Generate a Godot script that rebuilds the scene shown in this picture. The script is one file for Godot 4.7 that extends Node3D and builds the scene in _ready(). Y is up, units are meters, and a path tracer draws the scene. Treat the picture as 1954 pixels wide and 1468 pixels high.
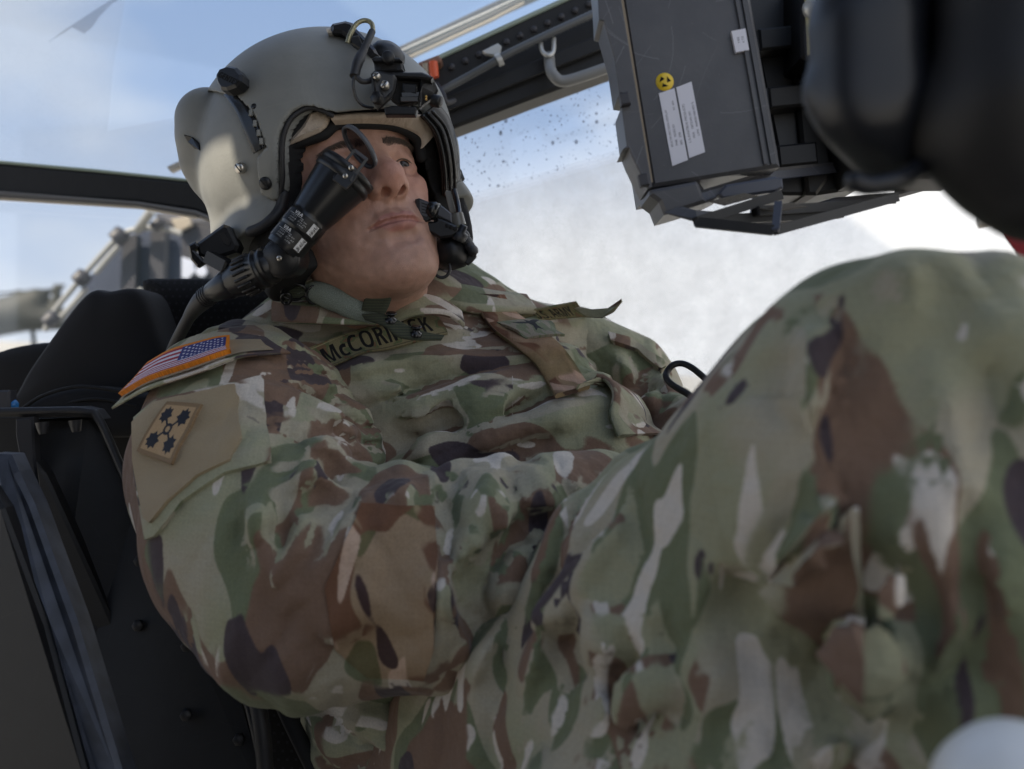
extends Node3D
# A pilot in flight helmet and camouflage uniform, sitting in a helicopter cockpit.
# Modelling frame: x right, y up, z towards the open canopy door, origin 2 m above the apron.
const FPX := 1800.0
const CX := 977.0
const CY := 734.0
var CB := Basis()
var CO := Vector3(0, 2.0, 0)
var HR := Basis(Vector3(0.83373, 0.21622, -0.50808), Vector3(-0.34290, 0.92396, -0.16946), Vector3(0.43280, 0.31550, 0.84448))
var HT := Vector3(-0.16829, 0.17976, -1.02)
var names := {}
var M := {}

# ---------- signed distance fields and surface nets ----------
class Field:
	var ty := PackedInt32Array()
	var op := PackedInt32Array()
	var a := PackedVector3Array()
	var b := PackedVector3Array()
	var r1 := PackedFloat32Array()
	var r2 := PackedFloat32Array()
	var kk := PackedFloat32Array()
	var bs: Array[Basis] = []
	var act := PackedInt32Array()
	var waves := []
	var marg := 0.0
	var hook = null            # a last cut: its distance is joined as a maximum
	var hook_k := 0.003
	var hook_on := true
	func cap(p: Vector3, q: Vector3, ra: float, rb: float, k := 0.02, o := 0) -> void:
		ty.append(0); op.append(o); a.append(p); b.append(q); r1.append(ra); r2.append(rb); kk.append(k); bs.append(Basis())
	func ell(p: Vector3, r: Vector3, k := 0.02, o := 0, basis := Basis()) -> void:
		ty.append(1); op.append(o); a.append(p); b.append(r); r1.append(minf(r.x, minf(r.y, r.z))); r2.append(0.0); kk.append(k); bs.append(basis.transposed())
	func chain(pts: Array, rad: Array, k := 0.02, o := 0) -> void:
		for i in pts.size() - 1:
			cap(pts[i], pts[i + 1], rad[i], rad[i + 1], k if i == 0 else minf(k, 0.02), o)
	func plane(p: Vector3, n: Vector3, k := 0.005, o := 1) -> void:   # half space on the side n points away from
		ty.append(2); op.append(o); a.append(p); b.append(n.normalized()); r1.append(0); r2.append(0); kk.append(k); bs.append(Basis())
	# wave: a cloth wrinkle field: centre, reach, noise, axis scale matrix, amplitude
	func wave(c: Vector3, reach: float, n: FastNoiseLite, m: Basis, amp: float, creased := 1.0) -> void:
		waves.append([c, reach, n, m, amp, creased]); marg += amp * 0.5
	func one(i: int, p: Vector3) -> float:
		var t := ty[i]
		if t == 0:
			var u := a[i]
			var d := b[i] - u
			var v := p - u
			var h := clampf(v.dot(d) / maxf(d.length_squared(), 1e-9), 0.0, 1.0)
			return (v - d * h).length() - lerpf(r1[i], r2[i], h)
		if t == 1:
			var q: Vector3 = bs[i] * (p - a[i])
			var r := b[i]
			var e := q / r
			var k0 := e.length()
			var k1 := (e / r).length()
			if k1 < 1e-6:
				return -r1[i]
			return k0 * (k0 - 1.0) / k1
		return (p - a[i]).dot(b[i])
	func cull(c: Vector3, rad: float) -> float:
		var all := PackedInt32Array(range(ty.size()))
		act = all
		hook_on = true
		if hook != null:
			var v: float = hook.call(c)
			if v > rad * 1.3 + 0.008:
				return 1e3
			hook_on = v > -(rad * 1.2 + 0.008)
		var d0 := at(c)
		var m := PackedInt32Array()
		var near := 1e9
		for i in all:
			if op[i] == 0:
				near = minf(near, one(i, c))
		for i in all:
			var di := one(i, c)
			if op[i] == 0:
				if di < near + 2.2 * rad + kk[i] + 0.002:
					m.append(i)
			elif di < 1.1 * rad + kk[i] + marg + 0.002:
				m.append(i)
		act = m
		return d0
	func at(p: Vector3) -> float:
		var d := 1e3
		for i in act:
			var e := one(i, p)
			var k := kk[i]
			if op[i] == 0:
				var h := k - absf(d - e)
				d = minf(d, e)
				if h > 0.0:
					d -= h * h * 0.25 / k
			else:
				e = -e
				var h := k - absf(d - e)
				d = maxf(d, e)
				if h > 0.0:
					d += h * h * 0.25 / k
		if hook != null and hook_on and d < 0.03:
			var e: float = hook.call(p)
			var h := hook_k - absf(d - e)
			d = maxf(d, e)
			if h > 0.0:
				d += h * h * 0.25 / hook_k
		if absf(d) < 0.06:
			for w in waves:
				var c: Vector3 = w[0]
				var f := 1.0 - (p - c).length() / (w[1] as float)
				if f > 0.0:
					f = f * f * (3.0 - 2.0 * f)
					var n: FastNoiseLite = w[2]
					var bm: Basis = w[3]
					var nv := n.get_noise_3dv(bm * p)
					d -= (w[4] as float) * f * (absf(nv) * 1.8 - 0.35 if w[5] > 0.5 else nv)
		return d
	func full(p: Vector3) -> float:
		hook_on = true
		act = PackedInt32Array(range(ty.size()))
		return at(p)

class Fn:
	var f: Callable
	func _init(g: Callable) -> void:
		f = g
	func cull(c: Vector3, _rad: float) -> float:
		return f.call(c)
	func at(p: Vector3) -> float:
		return f.call(p)

func net(f, lo: Vector3, hi: Vector3, h: float) -> Array:
	var nx := int(ceil((hi.x - lo.x) / h / 8.0)) * 8 + 1
	var ny := int(ceil((hi.y - lo.y) / h / 8.0)) * 8 + 1
	var nz := int(ceil((hi.z - lo.z) / h / 8.0)) * 8 + 1
	var val := PackedFloat32Array()
	val.resize(nx * ny * nz)
	val.fill(1e9)
	var vid := PackedInt32Array()
	vid.resize(nx * ny * nz)
	vid.fill(-1)
	var blocks := PackedInt32Array()
	var rad := 8.0 * h * 0.87
	var sx := 1
	var sy := nx
	var sz := nx * ny
	for bz in range(0, nz - 1, 8):
		for by in range(0, ny - 1, 8):
			for bx in range(0, nx - 1, 8):
				var c := lo + Vector3(bx + 4, by + 4, bz + 4) * h
				var d: float = f.cull(c, rad)
				if absf(d) > rad * 1.35 + 0.006:
					continue
				blocks.append_array([bx, by, bz])
				for z in range(bz, bz + 9):
					for y in range(by, by + 9):
						var row := z * sz + y * sy
						for x in range(bx, bx + 9):
							if val[row + x] > 1e8:
								val[row + x] = f.at(lo + Vector3(x, y, z) * h)
	var vs := PackedVector3Array()
	var ns := PackedVector3Array()
	var off := PackedInt32Array([0, 1, sy, sy + 1, sz, sz + 1, sz + sy, sz + sy + 1])
	var ea := PackedInt32Array([0, 2, 4, 6, 0, 1, 4, 5, 0, 1, 2, 3])
	var eb := PackedInt32Array([1, 3, 5, 7, 2, 3, 6, 7, 4, 5, 6, 7])
	var cells := PackedInt32Array()
	var q := PackedFloat32Array()
	q.resize(8)
	for bi in range(0, blocks.size(), 3):
		for z in range(blocks[bi + 2], blocks[bi + 2] + 8):
			for y in range(blocks[bi + 1], blocks[bi + 1] + 8):
				for x in range(blocks[bi], blocks[bi] + 8):
					var o := z * sz + y * sy + x
					var s := 0
					for e in 8:
						var w := val[o + off[e]]
						q[e] = w
						if w < 0.0:
							s += 1
					if s == 0 or s == 8:
						continue
					var sum := Vector3.ZERO
					var cnt := 0
					for e in 12:
						var i := ea[e]
						var j := eb[e]
						if (q[i] < 0.0) != (q[j] < 0.0):
							var t := q[i] / (q[i] - q[j])
							var pi := Vector3(i & 1, (i >> 1) & 1, i >> 2)
							sum += pi.lerp(Vector3(j & 1, (j >> 1) & 1, j >> 2), t)
							cnt += 1
					vid[o] = vs.size()
					vs.append(lo + (Vector3(x, y, z) + sum / cnt) * h)
					var g := Vector3(q[1] + q[3] + q[5] + q[7] - q[0] - q[2] - q[4] - q[6], q[2] + q[3] + q[6] + q[7] - q[0] - q[1] - q[4] - q[5], q[4] + q[5] + q[6] + q[7] - q[0] - q[1] - q[2] - q[3])
					ns.append(g.normalized())
					cells.append_array([x, y, z])
	var ix := PackedInt32Array()
	for ci in range(0, cells.size(), 3):
		var x := cells[ci]
		var y := cells[ci + 1]
		var z := cells[ci + 2]
		var o := z * sz + y * sy + x
		var inside := val[o] < 0.0
		if y > 0 and z > 0 and inside != (val[o + 1] < 0.0):
			quad(ix, vid[o - sy - sz], vid[o - sz], vid[o], vid[o - sy], inside)
		if x > 0 and z > 0 and inside != (val[o + sy] < 0.0):
			quad(ix, vid[o - 1 - sz], vid[o - 1], vid[o], vid[o - sz], inside)
		if x > 0 and y > 0 and inside != (val[o + sz] < 0.0):
			quad(ix, vid[o - 1 - sy], vid[o - sy], vid[o], vid[o - 1], inside)
	return [vs, ns, ix]

func quad(ix: PackedInt32Array, a: int, b: int, c: int, d: int, flip: bool) -> void:
	if a < 0 or b < 0 or c < 0 or d < 0:
		return
	if flip:
		ix.append_array([a, c, b, a, d, c])
	else:
		ix.append_array([a, b, c, a, c, d])

func net_mesh(n: Array, colour = null) -> ArrayMesh:
	var arr := []
	arr.resize(Mesh.ARRAY_MAX)
	arr[Mesh.ARRAY_VERTEX] = n[0]
	arr[Mesh.ARRAY_NORMAL] = n[1]
	arr[Mesh.ARRAY_INDEX] = n[2]
	if colour != null:
		var cs := PackedColorArray()
		cs.resize(n[0].size())
		for i in n[0].size():
			cs[i] = colour.call(n[0][i])
		arr[Mesh.ARRAY_COLOR] = cs
	var m := ArrayMesh.new()
	m.add_surface_from_arrays(Mesh.PRIMITIVE_TRIANGLES, arr)
	return m

# ---------- places ----------
func C(px: float, py: float, d: float) -> Vector3:      # a pixel of the photograph at a known distance, in the modelling frame
	return Vector3((px - CX) / FPX * d, -(py - CY) / FPX * d, -d)
func H(x: float, y: float, z: float) -> Vector3:        # head frame, millimetres
	return HT + HR * (Vector3(x, y, z) * 0.001)
func mm(x: float, y: float, z: float) -> Vector3:
	return Vector3(x, y, z) * 0.001

# ---------- naming ----------
func numbered(called: String) -> String:
	if not names.has(called):
		names[called] = 0
		return called
	names[called] += 1
	return "%s_%03d" % [called, names[called]]
func thing(called: String, label: String, category: String, base := Vector3.ZERO, group := "") -> Node3D:
	var o := Node3D.new()
	o.name = numbered(called)
	add_child(o)
	o.transform = Transform3D(CB, CO + CB * base)
	o.set_meta("label", label)
	o.set_meta("category", category)
	if group:
		o.set_meta("group", group)
	o.set_meta("base_at", base)
	return o
func part(called: String, mesh: Mesh, m: Material, parent: Node3D, label := "") -> MeshInstance3D:
	var o := MeshInstance3D.new()
	o.name = called
	o.mesh = mesh
	o.material_override = null
	for i in mesh.get_surface_count():
		o.set_surface_override_material(i, m)
	parent.add_child(o, true)
	if parent.has_meta("base_at"):
		o.position = -(parent.get_meta("base_at") as Vector3)
	if label:
		o.set_meta("label", label)
	return o
func struct(called: String, mesh: Mesh, m: Material) -> MeshInstance3D:
	var o := part(called, mesh, m, self)
	o.set_meta("kind", "structure")
	return o

# ---------- materials ----------
func lin(r: float, g: float, b: float) -> Color:
	return Color(r, g, b).linear_to_srgb()
func mat(c: Color, rough := 0.6, metal := 0.0) -> StandardMaterial3D:
	var m := StandardMaterial3D.new()
	m.albedo_color = c
	m.roughness = rough
	m.metallic = metal
	m.cull_mode = BaseMaterial3D.CULL_DISABLED
	return m
func noise_tex(freq: float, size := 256, as_normal := false, oct := 3, bump := 4.0) -> NoiseTexture2D:
	var n := FastNoiseLite.new()
	n.noise_type = FastNoiseLite.TYPE_SIMPLEX_SMOOTH
	n.frequency = freq
	n.fractal_octaves = oct
	n.seed = 7
	var t := NoiseTexture2D.new()
	t.width = size
	t.height = size
	t.seamless = true
	t.noise = n
	t.as_normal_map = as_normal
	t.bump_strength = bump
	return t
func ramp_tex(freq: float, c0: Color, c1: Color, size := 256, oct := 4, sd := 3) -> NoiseTexture2D:
	var t := noise_tex(freq, size, false, oct)
	(t.noise as FastNoiseLite).seed = sd
	var g := Gradient.new()
	g.set_color(0, c0)
	g.set_color(1, c1)
	t.color_ramp = g
	return t
func tri(m: StandardMaterial3D, scale: float, sharp := 6.0) -> StandardMaterial3D:
	m.uv1_triplanar = true
	m.uv1_scale = Vector3.ONE * scale
	m.uv1_triplanar_sharpness = sharp
	return m

# ---------- shapes ----------
func st_new() -> SurfaceTool:
	var st := SurfaceTool.new()
	st.begin(Mesh.PRIMITIVE_TRIANGLES)
	return st
func add_quad(st: SurfaceTool, a: Vector3, b: Vector3, c: Vector3, d: Vector3) -> void:
	for p in [a, b, c, a, c, d]:
		st.add_vertex(p)
func done(st: SurfaceTool, smooth := false) -> ArrayMesh:
	if smooth:
		st.index()
	st.generate_normals()
	return st.commit()
func ortho(z: Vector3, hint := Vector3.UP) -> Basis:     # a basis whose z axis runs along z
	z = z.normalized()
	if absf(z.dot(hint)) > 0.98:
		hint = Vector3.RIGHT if absf(z.x) < 0.9 else Vector3.BACK
	var x := hint.cross(z).normalized()
	return Basis(x, z.cross(x), z)
# a sweep of circles (or of a given outline) along points with radii
func tube(pts: Array, rad, sides := 12, caps := true, round_ends := false) -> ArrayMesh:
	var P3: Array = pts
	var R := []
	for i in P3.size():
		R.append(rad[i] if rad is Array else rad)
	if round_ends:
		var p0: Vector3 = P3[0]
		var d0: Vector3 = (P3[0] - P3[1]).normalized()
		var p1: Vector3 = P3[-1]
		var d1: Vector3 = (P3[-1] - P3[-2]).normalized()
		var ra: float = R[0]
		var rb: float = R[-1]
		P3 = P3.duplicate()
		for k in 3:
			var an := (k + 1) * PI / 6.4
			P3.push_front(p0 + d0 * ra * sin(an))
			R.push_front(ra * cos(an))
			P3.push_back(p1 + d1 * rb * sin(an))
			R.push_back(rb * cos(an))
	var rings := []
	var x := Vector3.ZERO
	for i in P3.size():
		var t: Vector3 = (P3[mini(i + 1, P3.size() - 1)] - P3[maxi(i - 1, 0)]).normalized()
		if x == Vector3.ZERO:
			x = ortho(t).x
		x = (x - t * x.dot(t)).normalized()
		var y := t.cross(x)
		var ring := PackedVector3Array()
		for k in sides:
			var an := TAU * k / sides
			ring.append(P3[i] + (x * cos(an) + y * sin(an)) * R[i])
		rings.append(ring)
	return loft(rings, caps)
func loft(rings: Array, caps := true, closed := true, smooth := true) -> ArrayMesh:
	var st := st_new()
	if smooth:
		st.set_smooth_group(0)
	else:
		st.set_smooth_group(-1)
	var n: int = rings[0].size()
	for i in rings.size() - 1:
		for k in (n if closed else n - 1):
			var l := (k + 1) % n
			add_quad(st, rings[i][k], rings[i + 1][k], rings[i + 1][l], rings[i][l])
	if caps:
		st.set_smooth_group(-1)
		for e in [0, rings.size() - 1]:
			var mid := Vector3.ZERO
			for v in rings[e]:
				mid += v / n
			for k in n:
				var l := (k + 1) % n
				if e == 0:
					st.add_vertex(mid); st.add_vertex(rings[e][k]); st.add_vertex(rings[e][l])
				else:
					st.add_vertex(mid); st.add_vertex(rings[e][l]); st.add_vertex(rings[e][k])
	return done(st, true)
# lathe: profile points (radius, along) about an axis
func lathe(o: Vector3, axis: Vector3, prof: Array, sides := 24) -> ArrayMesh:
	var bb := ortho(axis)
	var rings := []
	for i in prof.size():
		var ring := PackedVector3Array()
		for k in sides:
			var an := TAU * k / sides
			ring.append(o + bb.z * prof[i].y + (bb.x * cos(an) + bb.y * sin(an)) * prof[i].x)
		rings.append(ring)
	return loft(rings, true)
# a bevelled plate: a flat outline (any 3-D polygon, roughly plane), pushed along `thick`
func plate(outline: Array, thick: Vector3, bevel := 0.0015) -> ArrayMesh:
	var n := outline.size()
	var mid := Vector3.ZERO
	for p in outline:
		mid += p / n
	var nz := thick.normalized()
	var bb := ortho(nz)
	var flat := PackedVector2Array()
	var hgt := PackedFloat32Array()
	for p in outline:
		var q: Vector3 = bb.transposed() * (p - mid)
		flat.append(Vector2(q.x, q.y))
		hgt.append(q.z)
	var area := 0.0
	for i in n:
		area += flat[i].cross(flat[(i + 1) % n])
	var inset := PackedVector2Array()
	for i in n:
		var e0 := (flat[i] - flat[(i + n - 1) % n]).normalized()
		var e1 := (flat[(i + 1) % n] - flat[i]).normalized()
		var m := (e0.orthogonal() + e1.orthogonal())
		m = m.normalized() * minf(2.0, 1.0 / maxf(0.5, m.length() * 0.5))
		inset.append(flat[i] + m * bevel * (1.0 if area > 0 else -1.0) * -1.0)
	var lift := func(v: PackedVector2Array, z: float) -> PackedVector3Array:
		var out := PackedVector3Array()
		for i in n:
			out.append(mid + bb * Vector3(v[i].x, v[i].y, hgt[i] + z))
		return out
	var L := thick.length()
	var rings := [lift.call(inset, 0.0), lift.call(flat, bevel), lift.call(flat, L - bevel), lift.call(inset, L)]
	var st := st_new()
	st.set_smooth_group(-1)
	for i in 3:
		for k in n:
			var l := (k + 1) % n
			if area > 0:
				add_quad(st, rings[i][k], rings[i + 1][k], rings[i + 1][l], rings[i][l])
			else:
				add_quad(st, rings[i][l], rings[i + 1][l], rings[i + 1][k], rings[i][k])
	var tris := Geometry2D.triangulate_polygon(inset)
	for k in range(0, tris.size(), 3):
		var o := [tris[k], tris[k + 1], tris[k + 2]]
		for v in o:
			st.add_vertex(rings[3][v])
		o.reverse()
		for v in o:
			st.add_vertex(rings[0][v])
	return done(st)
func rbox(o: Vector3, half: Vector3, bb := Basis(), bevel := 0.002) -> ArrayMesh:
	var out := []
	for s in [Vector2(-1, -1), Vector2(1, -1), Vector2(1, 1), Vector2(-1, 1)]:
		out.append(o + bb * Vector3(half.x * s.x, half.y * s.y, -half.z))
	return plate(out, bb.z * half.z * 2.0, minf(bevel, half.z * 0.8))
func join(list: Array) -> ArrayMesh:
	var st := SurfaceTool.new()
	st.begin(Mesh.PRIMITIVE_TRIANGLES)
	for m in list:
		st.append_from(m, 0, Transform3D())
	return st.commit()
func curve(pts: Array, per := 6) -> Array:               # Catmull-Rom through the points
	var out := []
	var n := pts.size()
	for i in n - 1:
		var p0: Vector3 = pts[maxi(i - 1, 0)]
		var p3: Vector3 = pts[mini(i + 2, n - 1)]
		for k in per:
			var t := float(k) / per
			out.append((pts[i] as Vector3).cubic_interpolate(pts[i + 1], p0, p3, t))
	out.append(pts[-1])
	return out
func wave_noise(sd: int, freq: float, oct := 2) -> FastNoiseLite:
	var n := FastNoiseLite.new()
	n.noise_type = FastNoiseLite.TYPE_SIMPLEX_SMOOTH
	n.seed = sd
	n.frequency = freq
	n.fractal_octaves = oct
	return n
var jobs := {}
var results := {}
func job(called: String, f, lo: Vector3, hi: Vector3, h: float) -> void:
	jobs[called] = [f, lo, hi, h]
func run_jobs() -> void:
	var keys := jobs.keys()
	for k in keys:
		results[k] = null
	var gid := WorkerThreadPool.add_group_task(func(i: int) -> void:
		var j: Array = jobs[keys[i]]
		var t := Time.get_ticks_msec()
		results[keys[i]] = net(j[0], j[1], j[2], j[3])
		print(keys[i], " ", Time.get_ticks_msec() - t, " ms, ", results[keys[i]][0].size())
	, keys.size(), 4, true)
	WorkerThreadPool.wait_for_group_task_completion(gid)

func _ready() -> void:
	CB = Basis(Vector3.RIGHT, deg_to_rad(-1.1)) * Basis(Vector3.BACK, deg_to_rad(2.9))
	var cam := Camera3D.new()
	cam.name = "camera"
	cam.fov = rad_to_deg(2.0 * atan(CY / FPX))
	cam.near = 0.02
	cam.far = 20000.0
	cam.transform = Transform3D(CB, CO)
	var at := CameraAttributesPhysical.new()
	at.frustum_focal_length = 35.0
	at.frustum_focus_distance = 0.97
	at.exposure_aperture = 4.5
	cam.attributes = at
	add_child(cam)
	cam.fov = rad_to_deg(2.0 * atan(CY / FPX))
	cam.current = true
	var env := Environment.new()
	env.background_mode = Environment.BG_SKY
	env.tonemap_mode = Environment.TONE_MAPPER_LINEAR
	env.tonemap_exposure = 1.95
	env.sdfgi_enabled = true
	env.ssao_enabled = true
	env.ssil_enabled = true
	var sky := Sky.new()
	var pano := PanoramaSkyMaterial.new()
	pano.panorama = ImageTexture.create_from_image(sky_image())
	sky.sky_material = pano
	env.sky = sky
	var we := WorldEnvironment.new()
	we.name = "world_environment"
	we.environment = env
	add_child(we)
	var sun := DirectionalLight3D.new()
	sun.name = "sun"
	sun.light_energy = SUN_ENERGY
	sun.light_color = Color(1.0, 0.95, 0.87)
	sun.light_angular_distance = 0.5
	sun.shadow_enabled = true
	add_child(sun)
	sun.look_at_from_position(Vector3.ZERO, -SUN_FROM, Vector3.UP)
	var t0 := Time.get_ticks_msec()
	make_materials()
	print("materials ", Time.get_ticks_msec() - t0)
	head_fields()
	helmet_fields()
	body_fields()
	run_jobs()
	print("nets ", Time.get_ticks_msec() - t0)
	build_setting()
	build_airframe()
	build_seat()
	build_console()
	build_person()
	build_helmet()
	build_display()
	build_small()
	print("built ", Time.get_ticks_msec() - t0)

const SUN_ENERGY := 1.6
var SUN_FROM := Vector3(-0.50, 0.75, 0.43)

func sky_image() -> Image:
	var w := 1024
	var h := 512
	var im := Image.create(w, h, false, Image.FORMAT_RGBAF)
	var n := wave_noise(11, 1.0, 5)
	n.fractal_gain = 0.55
	var n2 := wave_noise(5, 0.6, 3)
	for y in h:
		var el := PI * (0.5 - (y + 0.5) / h)
		for x in w:
			var az := TAU * ((x + 0.5) / w)
			var d := Vector3(sin(az) * cos(el), sin(el), -cos(az) * cos(el))
			var up := maxf(d.y, 0.0)
			var blue := Color(0.221, 0.296, 0.423).lerp(Color(0.113, 0.188, 0.357), smoothstep(0.0, 0.75, up))
			var q := Vector3(d.x, d.y * 2.2, d.z)
			var c := n.get_noise_3dv(q * 1.9) + 0.55 * n2.get_noise_3dv(q * 1.3 + Vector3(4, 0, 0))
			# the thin overcast lies thicker on the side the aircraft's nose points to
			var side := smoothstep(-0.15, 0.42, d.x - d.y * 0.35 - 0.10 * d.z)
			var cov := smoothstep(-0.30 - 0.45 * side, 0.32 - 0.18 * side, c)
			var cloud := Color(0.376, 0.414, 0.470).lerp(Color(0.602, 0.611, 0.630), side)
			var col := blue.lerp(cloud, cov * (0.72 + 0.28 * side))
			# whitish haze low over the horizon
			col = col.lerp(Color(0.602, 0.611, 0.625), (1.0 - smoothstep(0.10, 0.27, up)) * (0.22 + 0.78 * smoothstep(-0.2, 0.05, d.x)))
			im.set_pixel(x, y, col)
	return im
func make_materials() -> void:
	make_cloth()
	M.helmet = tri(mat(lin(0.222, 0.226, 0.212), 0.55), 3.0)
	M.helmet.roughness_texture = null
	M.helmet.heightmap_enabled = false
	M.helmet.albedo_texture = worn_tex(Color(0.90, 0.90, 0.90), Color(1.0, 1.0, 1.0), Color(1.0, 1.0, 0.97), 60, 260, 31)
	M.helmet.normal_enabled = true
	M.helmet.normal_texture = noise_tex(0.35, 256, true, 2, 1.0)
	M.helmet.normal_scale = 0.10
	M.black = tri(mat(lin(0.008, 0.0083, 0.0098), 0.42), 12.0)
	M.black.normal_enabled = true
	M.black.normal_texture = noise_tex(0.2, 256, true, 2, 2.0)
	M.black.normal_scale = 0.12
	M.black_gloss = mat(lin(0.010, 0.0105, 0.012), 0.22)
	M.black_matt = mat(lin(0.007, 0.007, 0.008), 0.8)
	M.rubber = mat(lin(0.016, 0.016, 0.018), 0.55)
	M.steel = mat(lin(0.55, 0.52, 0.47), 0.32, 0.95)
	M.leather = tri(mat(lin(0.46, 0.38, 0.30), 0.7), 9.0)
	M.leather.normal_enabled = true
	M.leather.normal_texture = noise_tex(0.05, 256, true, 3, 6.0)
	M.leather.normal_scale = 0.5
	M.skin = mat(Color.WHITE, 0.52)
	M.skin.vertex_color_use_as_albedo = true
	M.skin.subsurf_scatter_enabled = true
	M.skin.subsurf_scatter_strength = 0.03
	tri(M.skin, 9.0)
	M.skin.albedo_texture = worn_tex(Color(0.90, 0.88, 0.87), Color(1, 1, 1), Color(0.62, 0.54, 0.52), 0, 4200, 34)
	M.skin.heightmap_enabled = true
	M.skin.heightmap_texture = noise_tex(0.16, 512, false, 3)
	M.skin.heightmap_scale = 0.03
	M.hair = mat(lin(0.085, 0.057, 0.040), 0.7)
	M.eye_white = mat(lin(0.60, 0.54, 0.50), 0.15)
	M.iris = mat(lin(0.022, 0.015, 0.011), 0.25)
	M.pupil = mat(lin(0.004, 0.004, 0.004), 0.05)
	M.print_dark = mat(lin(0.002, 0.002, 0.002), 0.9)
	M.brass = mat(lin(0.75, 0.5, 0.18), 0.3, 0.9)
	M.braid = tri(mat(Color.WHITE, 0.4, 0.7), 60.0)
	M.braid.albedo_texture = ramp_tex(0.12, Color(0.32, 0.31, 0.24), Color(0.85, 0.83, 0.70), 128, 2)
	M.chrome_black = mat(lin(0.05, 0.05, 0.055), 0.18, 0.6)
	M.leather_pale = mat(lin(0.55, 0.52, 0.47), 0.5)
	M.grey_plastic = mat(lin(0.075, 0.078, 0.090), 0.38)
	M.clear_grey = mat(lin(0.16, 0.155, 0.14), 0.15)
	M.web = mat(Color.WHITE, 0.85)
	tri(M.web, 90.0)
	var wi := Image.create(32, 32, false, Image.FORMAT_RGB8)
	for y in 32:
		for x in 32:
			wi.set_pixel(x, y, lin(0.035, 0.042, 0.028) if (y / 4) % 2 == 0 else (lin(0.07, 0.078, 0.045) if x % 4 < 3 else lin(0.03, 0.034, 0.024)))
	M.web.albedo_texture = ImageTexture.create_from_image(wi)
	M.arch = mat(lin(0.26, 0.265, 0.26), 0.4)
	M.far_paint = mat(lin(0.028, 0.03, 0.026), 0.7)
	M.frame_black = tri(mat(Color.WHITE, 0.55), 5.0)
	M.frame_black.albedo_texture = ramp_tex(0.03, Color(0.05, 0.05, 0.058), Color(0.09, 0.09, 0.098), 256, 5)
	M.trim_grey = mat(lin(0.13, 0.125, 0.12), 0.6)
	M.tan_metal = mat(lin(0.33, 0.29, 0.23), 0.55)
	M.seal_green = mat(lin(0.30, 0.36, 0.30), 0.4)
	M.dark_metal = mat(lin(0.035, 0.035, 0.042), 0.5)
	M.pale_metal = mat(lin(0.52, 0.52, 0.50), 0.35, 0.4)
	M.conduit = mat(lin(0.12, 0.125, 0.13), 0.4, 0.3)
	M.handle_grey = mat(lin(0.22, 0.22, 0.215), 0.45)
	M.bronze = mat(lin(0.22, 0.12, 0.085), 0.5)
	M.orange = mat(lin(0.62, 0.10, 0.035), 0.5)
	M.dusk_glass = mat(lin(0.04, 0.05, 0.08), 0.45)
	M.sky_glass = mat(lin(0.55, 0.60, 0.72), 0.2)
	M.pane = glass(0.04)
	M.drop = mat(Color(0.55, 0.60, 0.70, 0.42), 0.4)
	M.drop.transparency = BaseMaterial3D.TRANSPARENCY_ALPHA
	M.dust_haze = mat(Color.WHITE, 0.95)  # pale film: dusty glass with its bright haze painted in
	M.dust_haze.transparency = BaseMaterial3D.TRANSPARENCY_ALPHA
	M.dust_haze.albedo_texture = film_tex(0.085, 5)
	tri(M.dust_haze, 3.0)
	M.dust_haze.backlight_enabled = true
	M.dust_haze.backlight = Color(1, 1, 1)
	M.reflection_film = mat(Color.WHITE, 0.95)  # faint white film imitating a reflection in the roof glass
	M.reflection_film.transparency = BaseMaterial3D.TRANSPARENCY_ALPHA
	M.reflection_film.albedo_texture = film_tex(0.07, 6)
	tri(M.reflection_film, 1.5)
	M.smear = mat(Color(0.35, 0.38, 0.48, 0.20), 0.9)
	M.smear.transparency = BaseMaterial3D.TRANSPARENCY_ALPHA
	M.seat_cloth = tri(mat(lin(0.0075, 0.0075, 0.0095), 0.9), 60.0)
	M.seat_cloth.rim_enabled = true
	M.seat_cloth.rim = 0.25
	M.seat_mesh = tri(mat(Color.WHITE, 0.9), 55.0, 4.0)
	var si := Image.create(32, 32, false, Image.FORMAT_RGB8)
	for y in 32:
		for x in 32:
			var q := Vector2((x + (8 if (y / 16) % 2 else 0)) % 16 - 8, y % 16 - 8).length()
			si.set_pixel(x, y, lin(0.022, 0.023, 0.029) if q < 3.0 else lin(0.0062, 0.0064, 0.008))
	M.seat_mesh.albedo_texture = ImageTexture.create_from_image(si)
	M.armour = tri(mat(Color.WHITE, 0.6), 7.0)
	M.armour.albedo_texture = worn_tex(Color(0.060, 0.058, 0.064), Color(0.090, 0.088, 0.095), Color(0.20, 0.20, 0.21), 40, 260, 33)
	M.armour_edge = mat(lin(0.016, 0.016, 0.019), 0.5)
	M.webbing = mat(lin(0.022, 0.022, 0.026), 0.85)
	M.worn_blue = tri(mat(Color.WHITE, 0.42, 0.15), 6.0)
	M.worn_blue.albedo_texture = ramp_tex(0.010, Color(0.17, 0.18, 0.205), Color(0.30, 0.32, 0.37), 512, 6)
	M.blue = mat(lin(0.02, 0.16, 0.42), 0.4)
	M.console = tri(mat(Color.WHITE, 0.40), 3.0)
	M.console.albedo_texture = worn_tex(Color(0.27, 0.27, 0.285), Color(0.32, 0.32, 0.332), Color(0.46, 0.46, 0.48), 90, 300, 32)
	M.console.normal_enabled = true
	M.console.normal_texture = noise_tex(0.3, 256, true, 2, 1.0)
	M.console.normal_scale = 0.06
	M.console_blue = mat(lin(0.06, 0.065, 0.085), 0.35)
	M.gasket = mat(lin(0.25, 0.20, 0.14), 0.6)
	M.yellow = mat(lin(0.75, 0.52, 0.03), 0.35)
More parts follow.
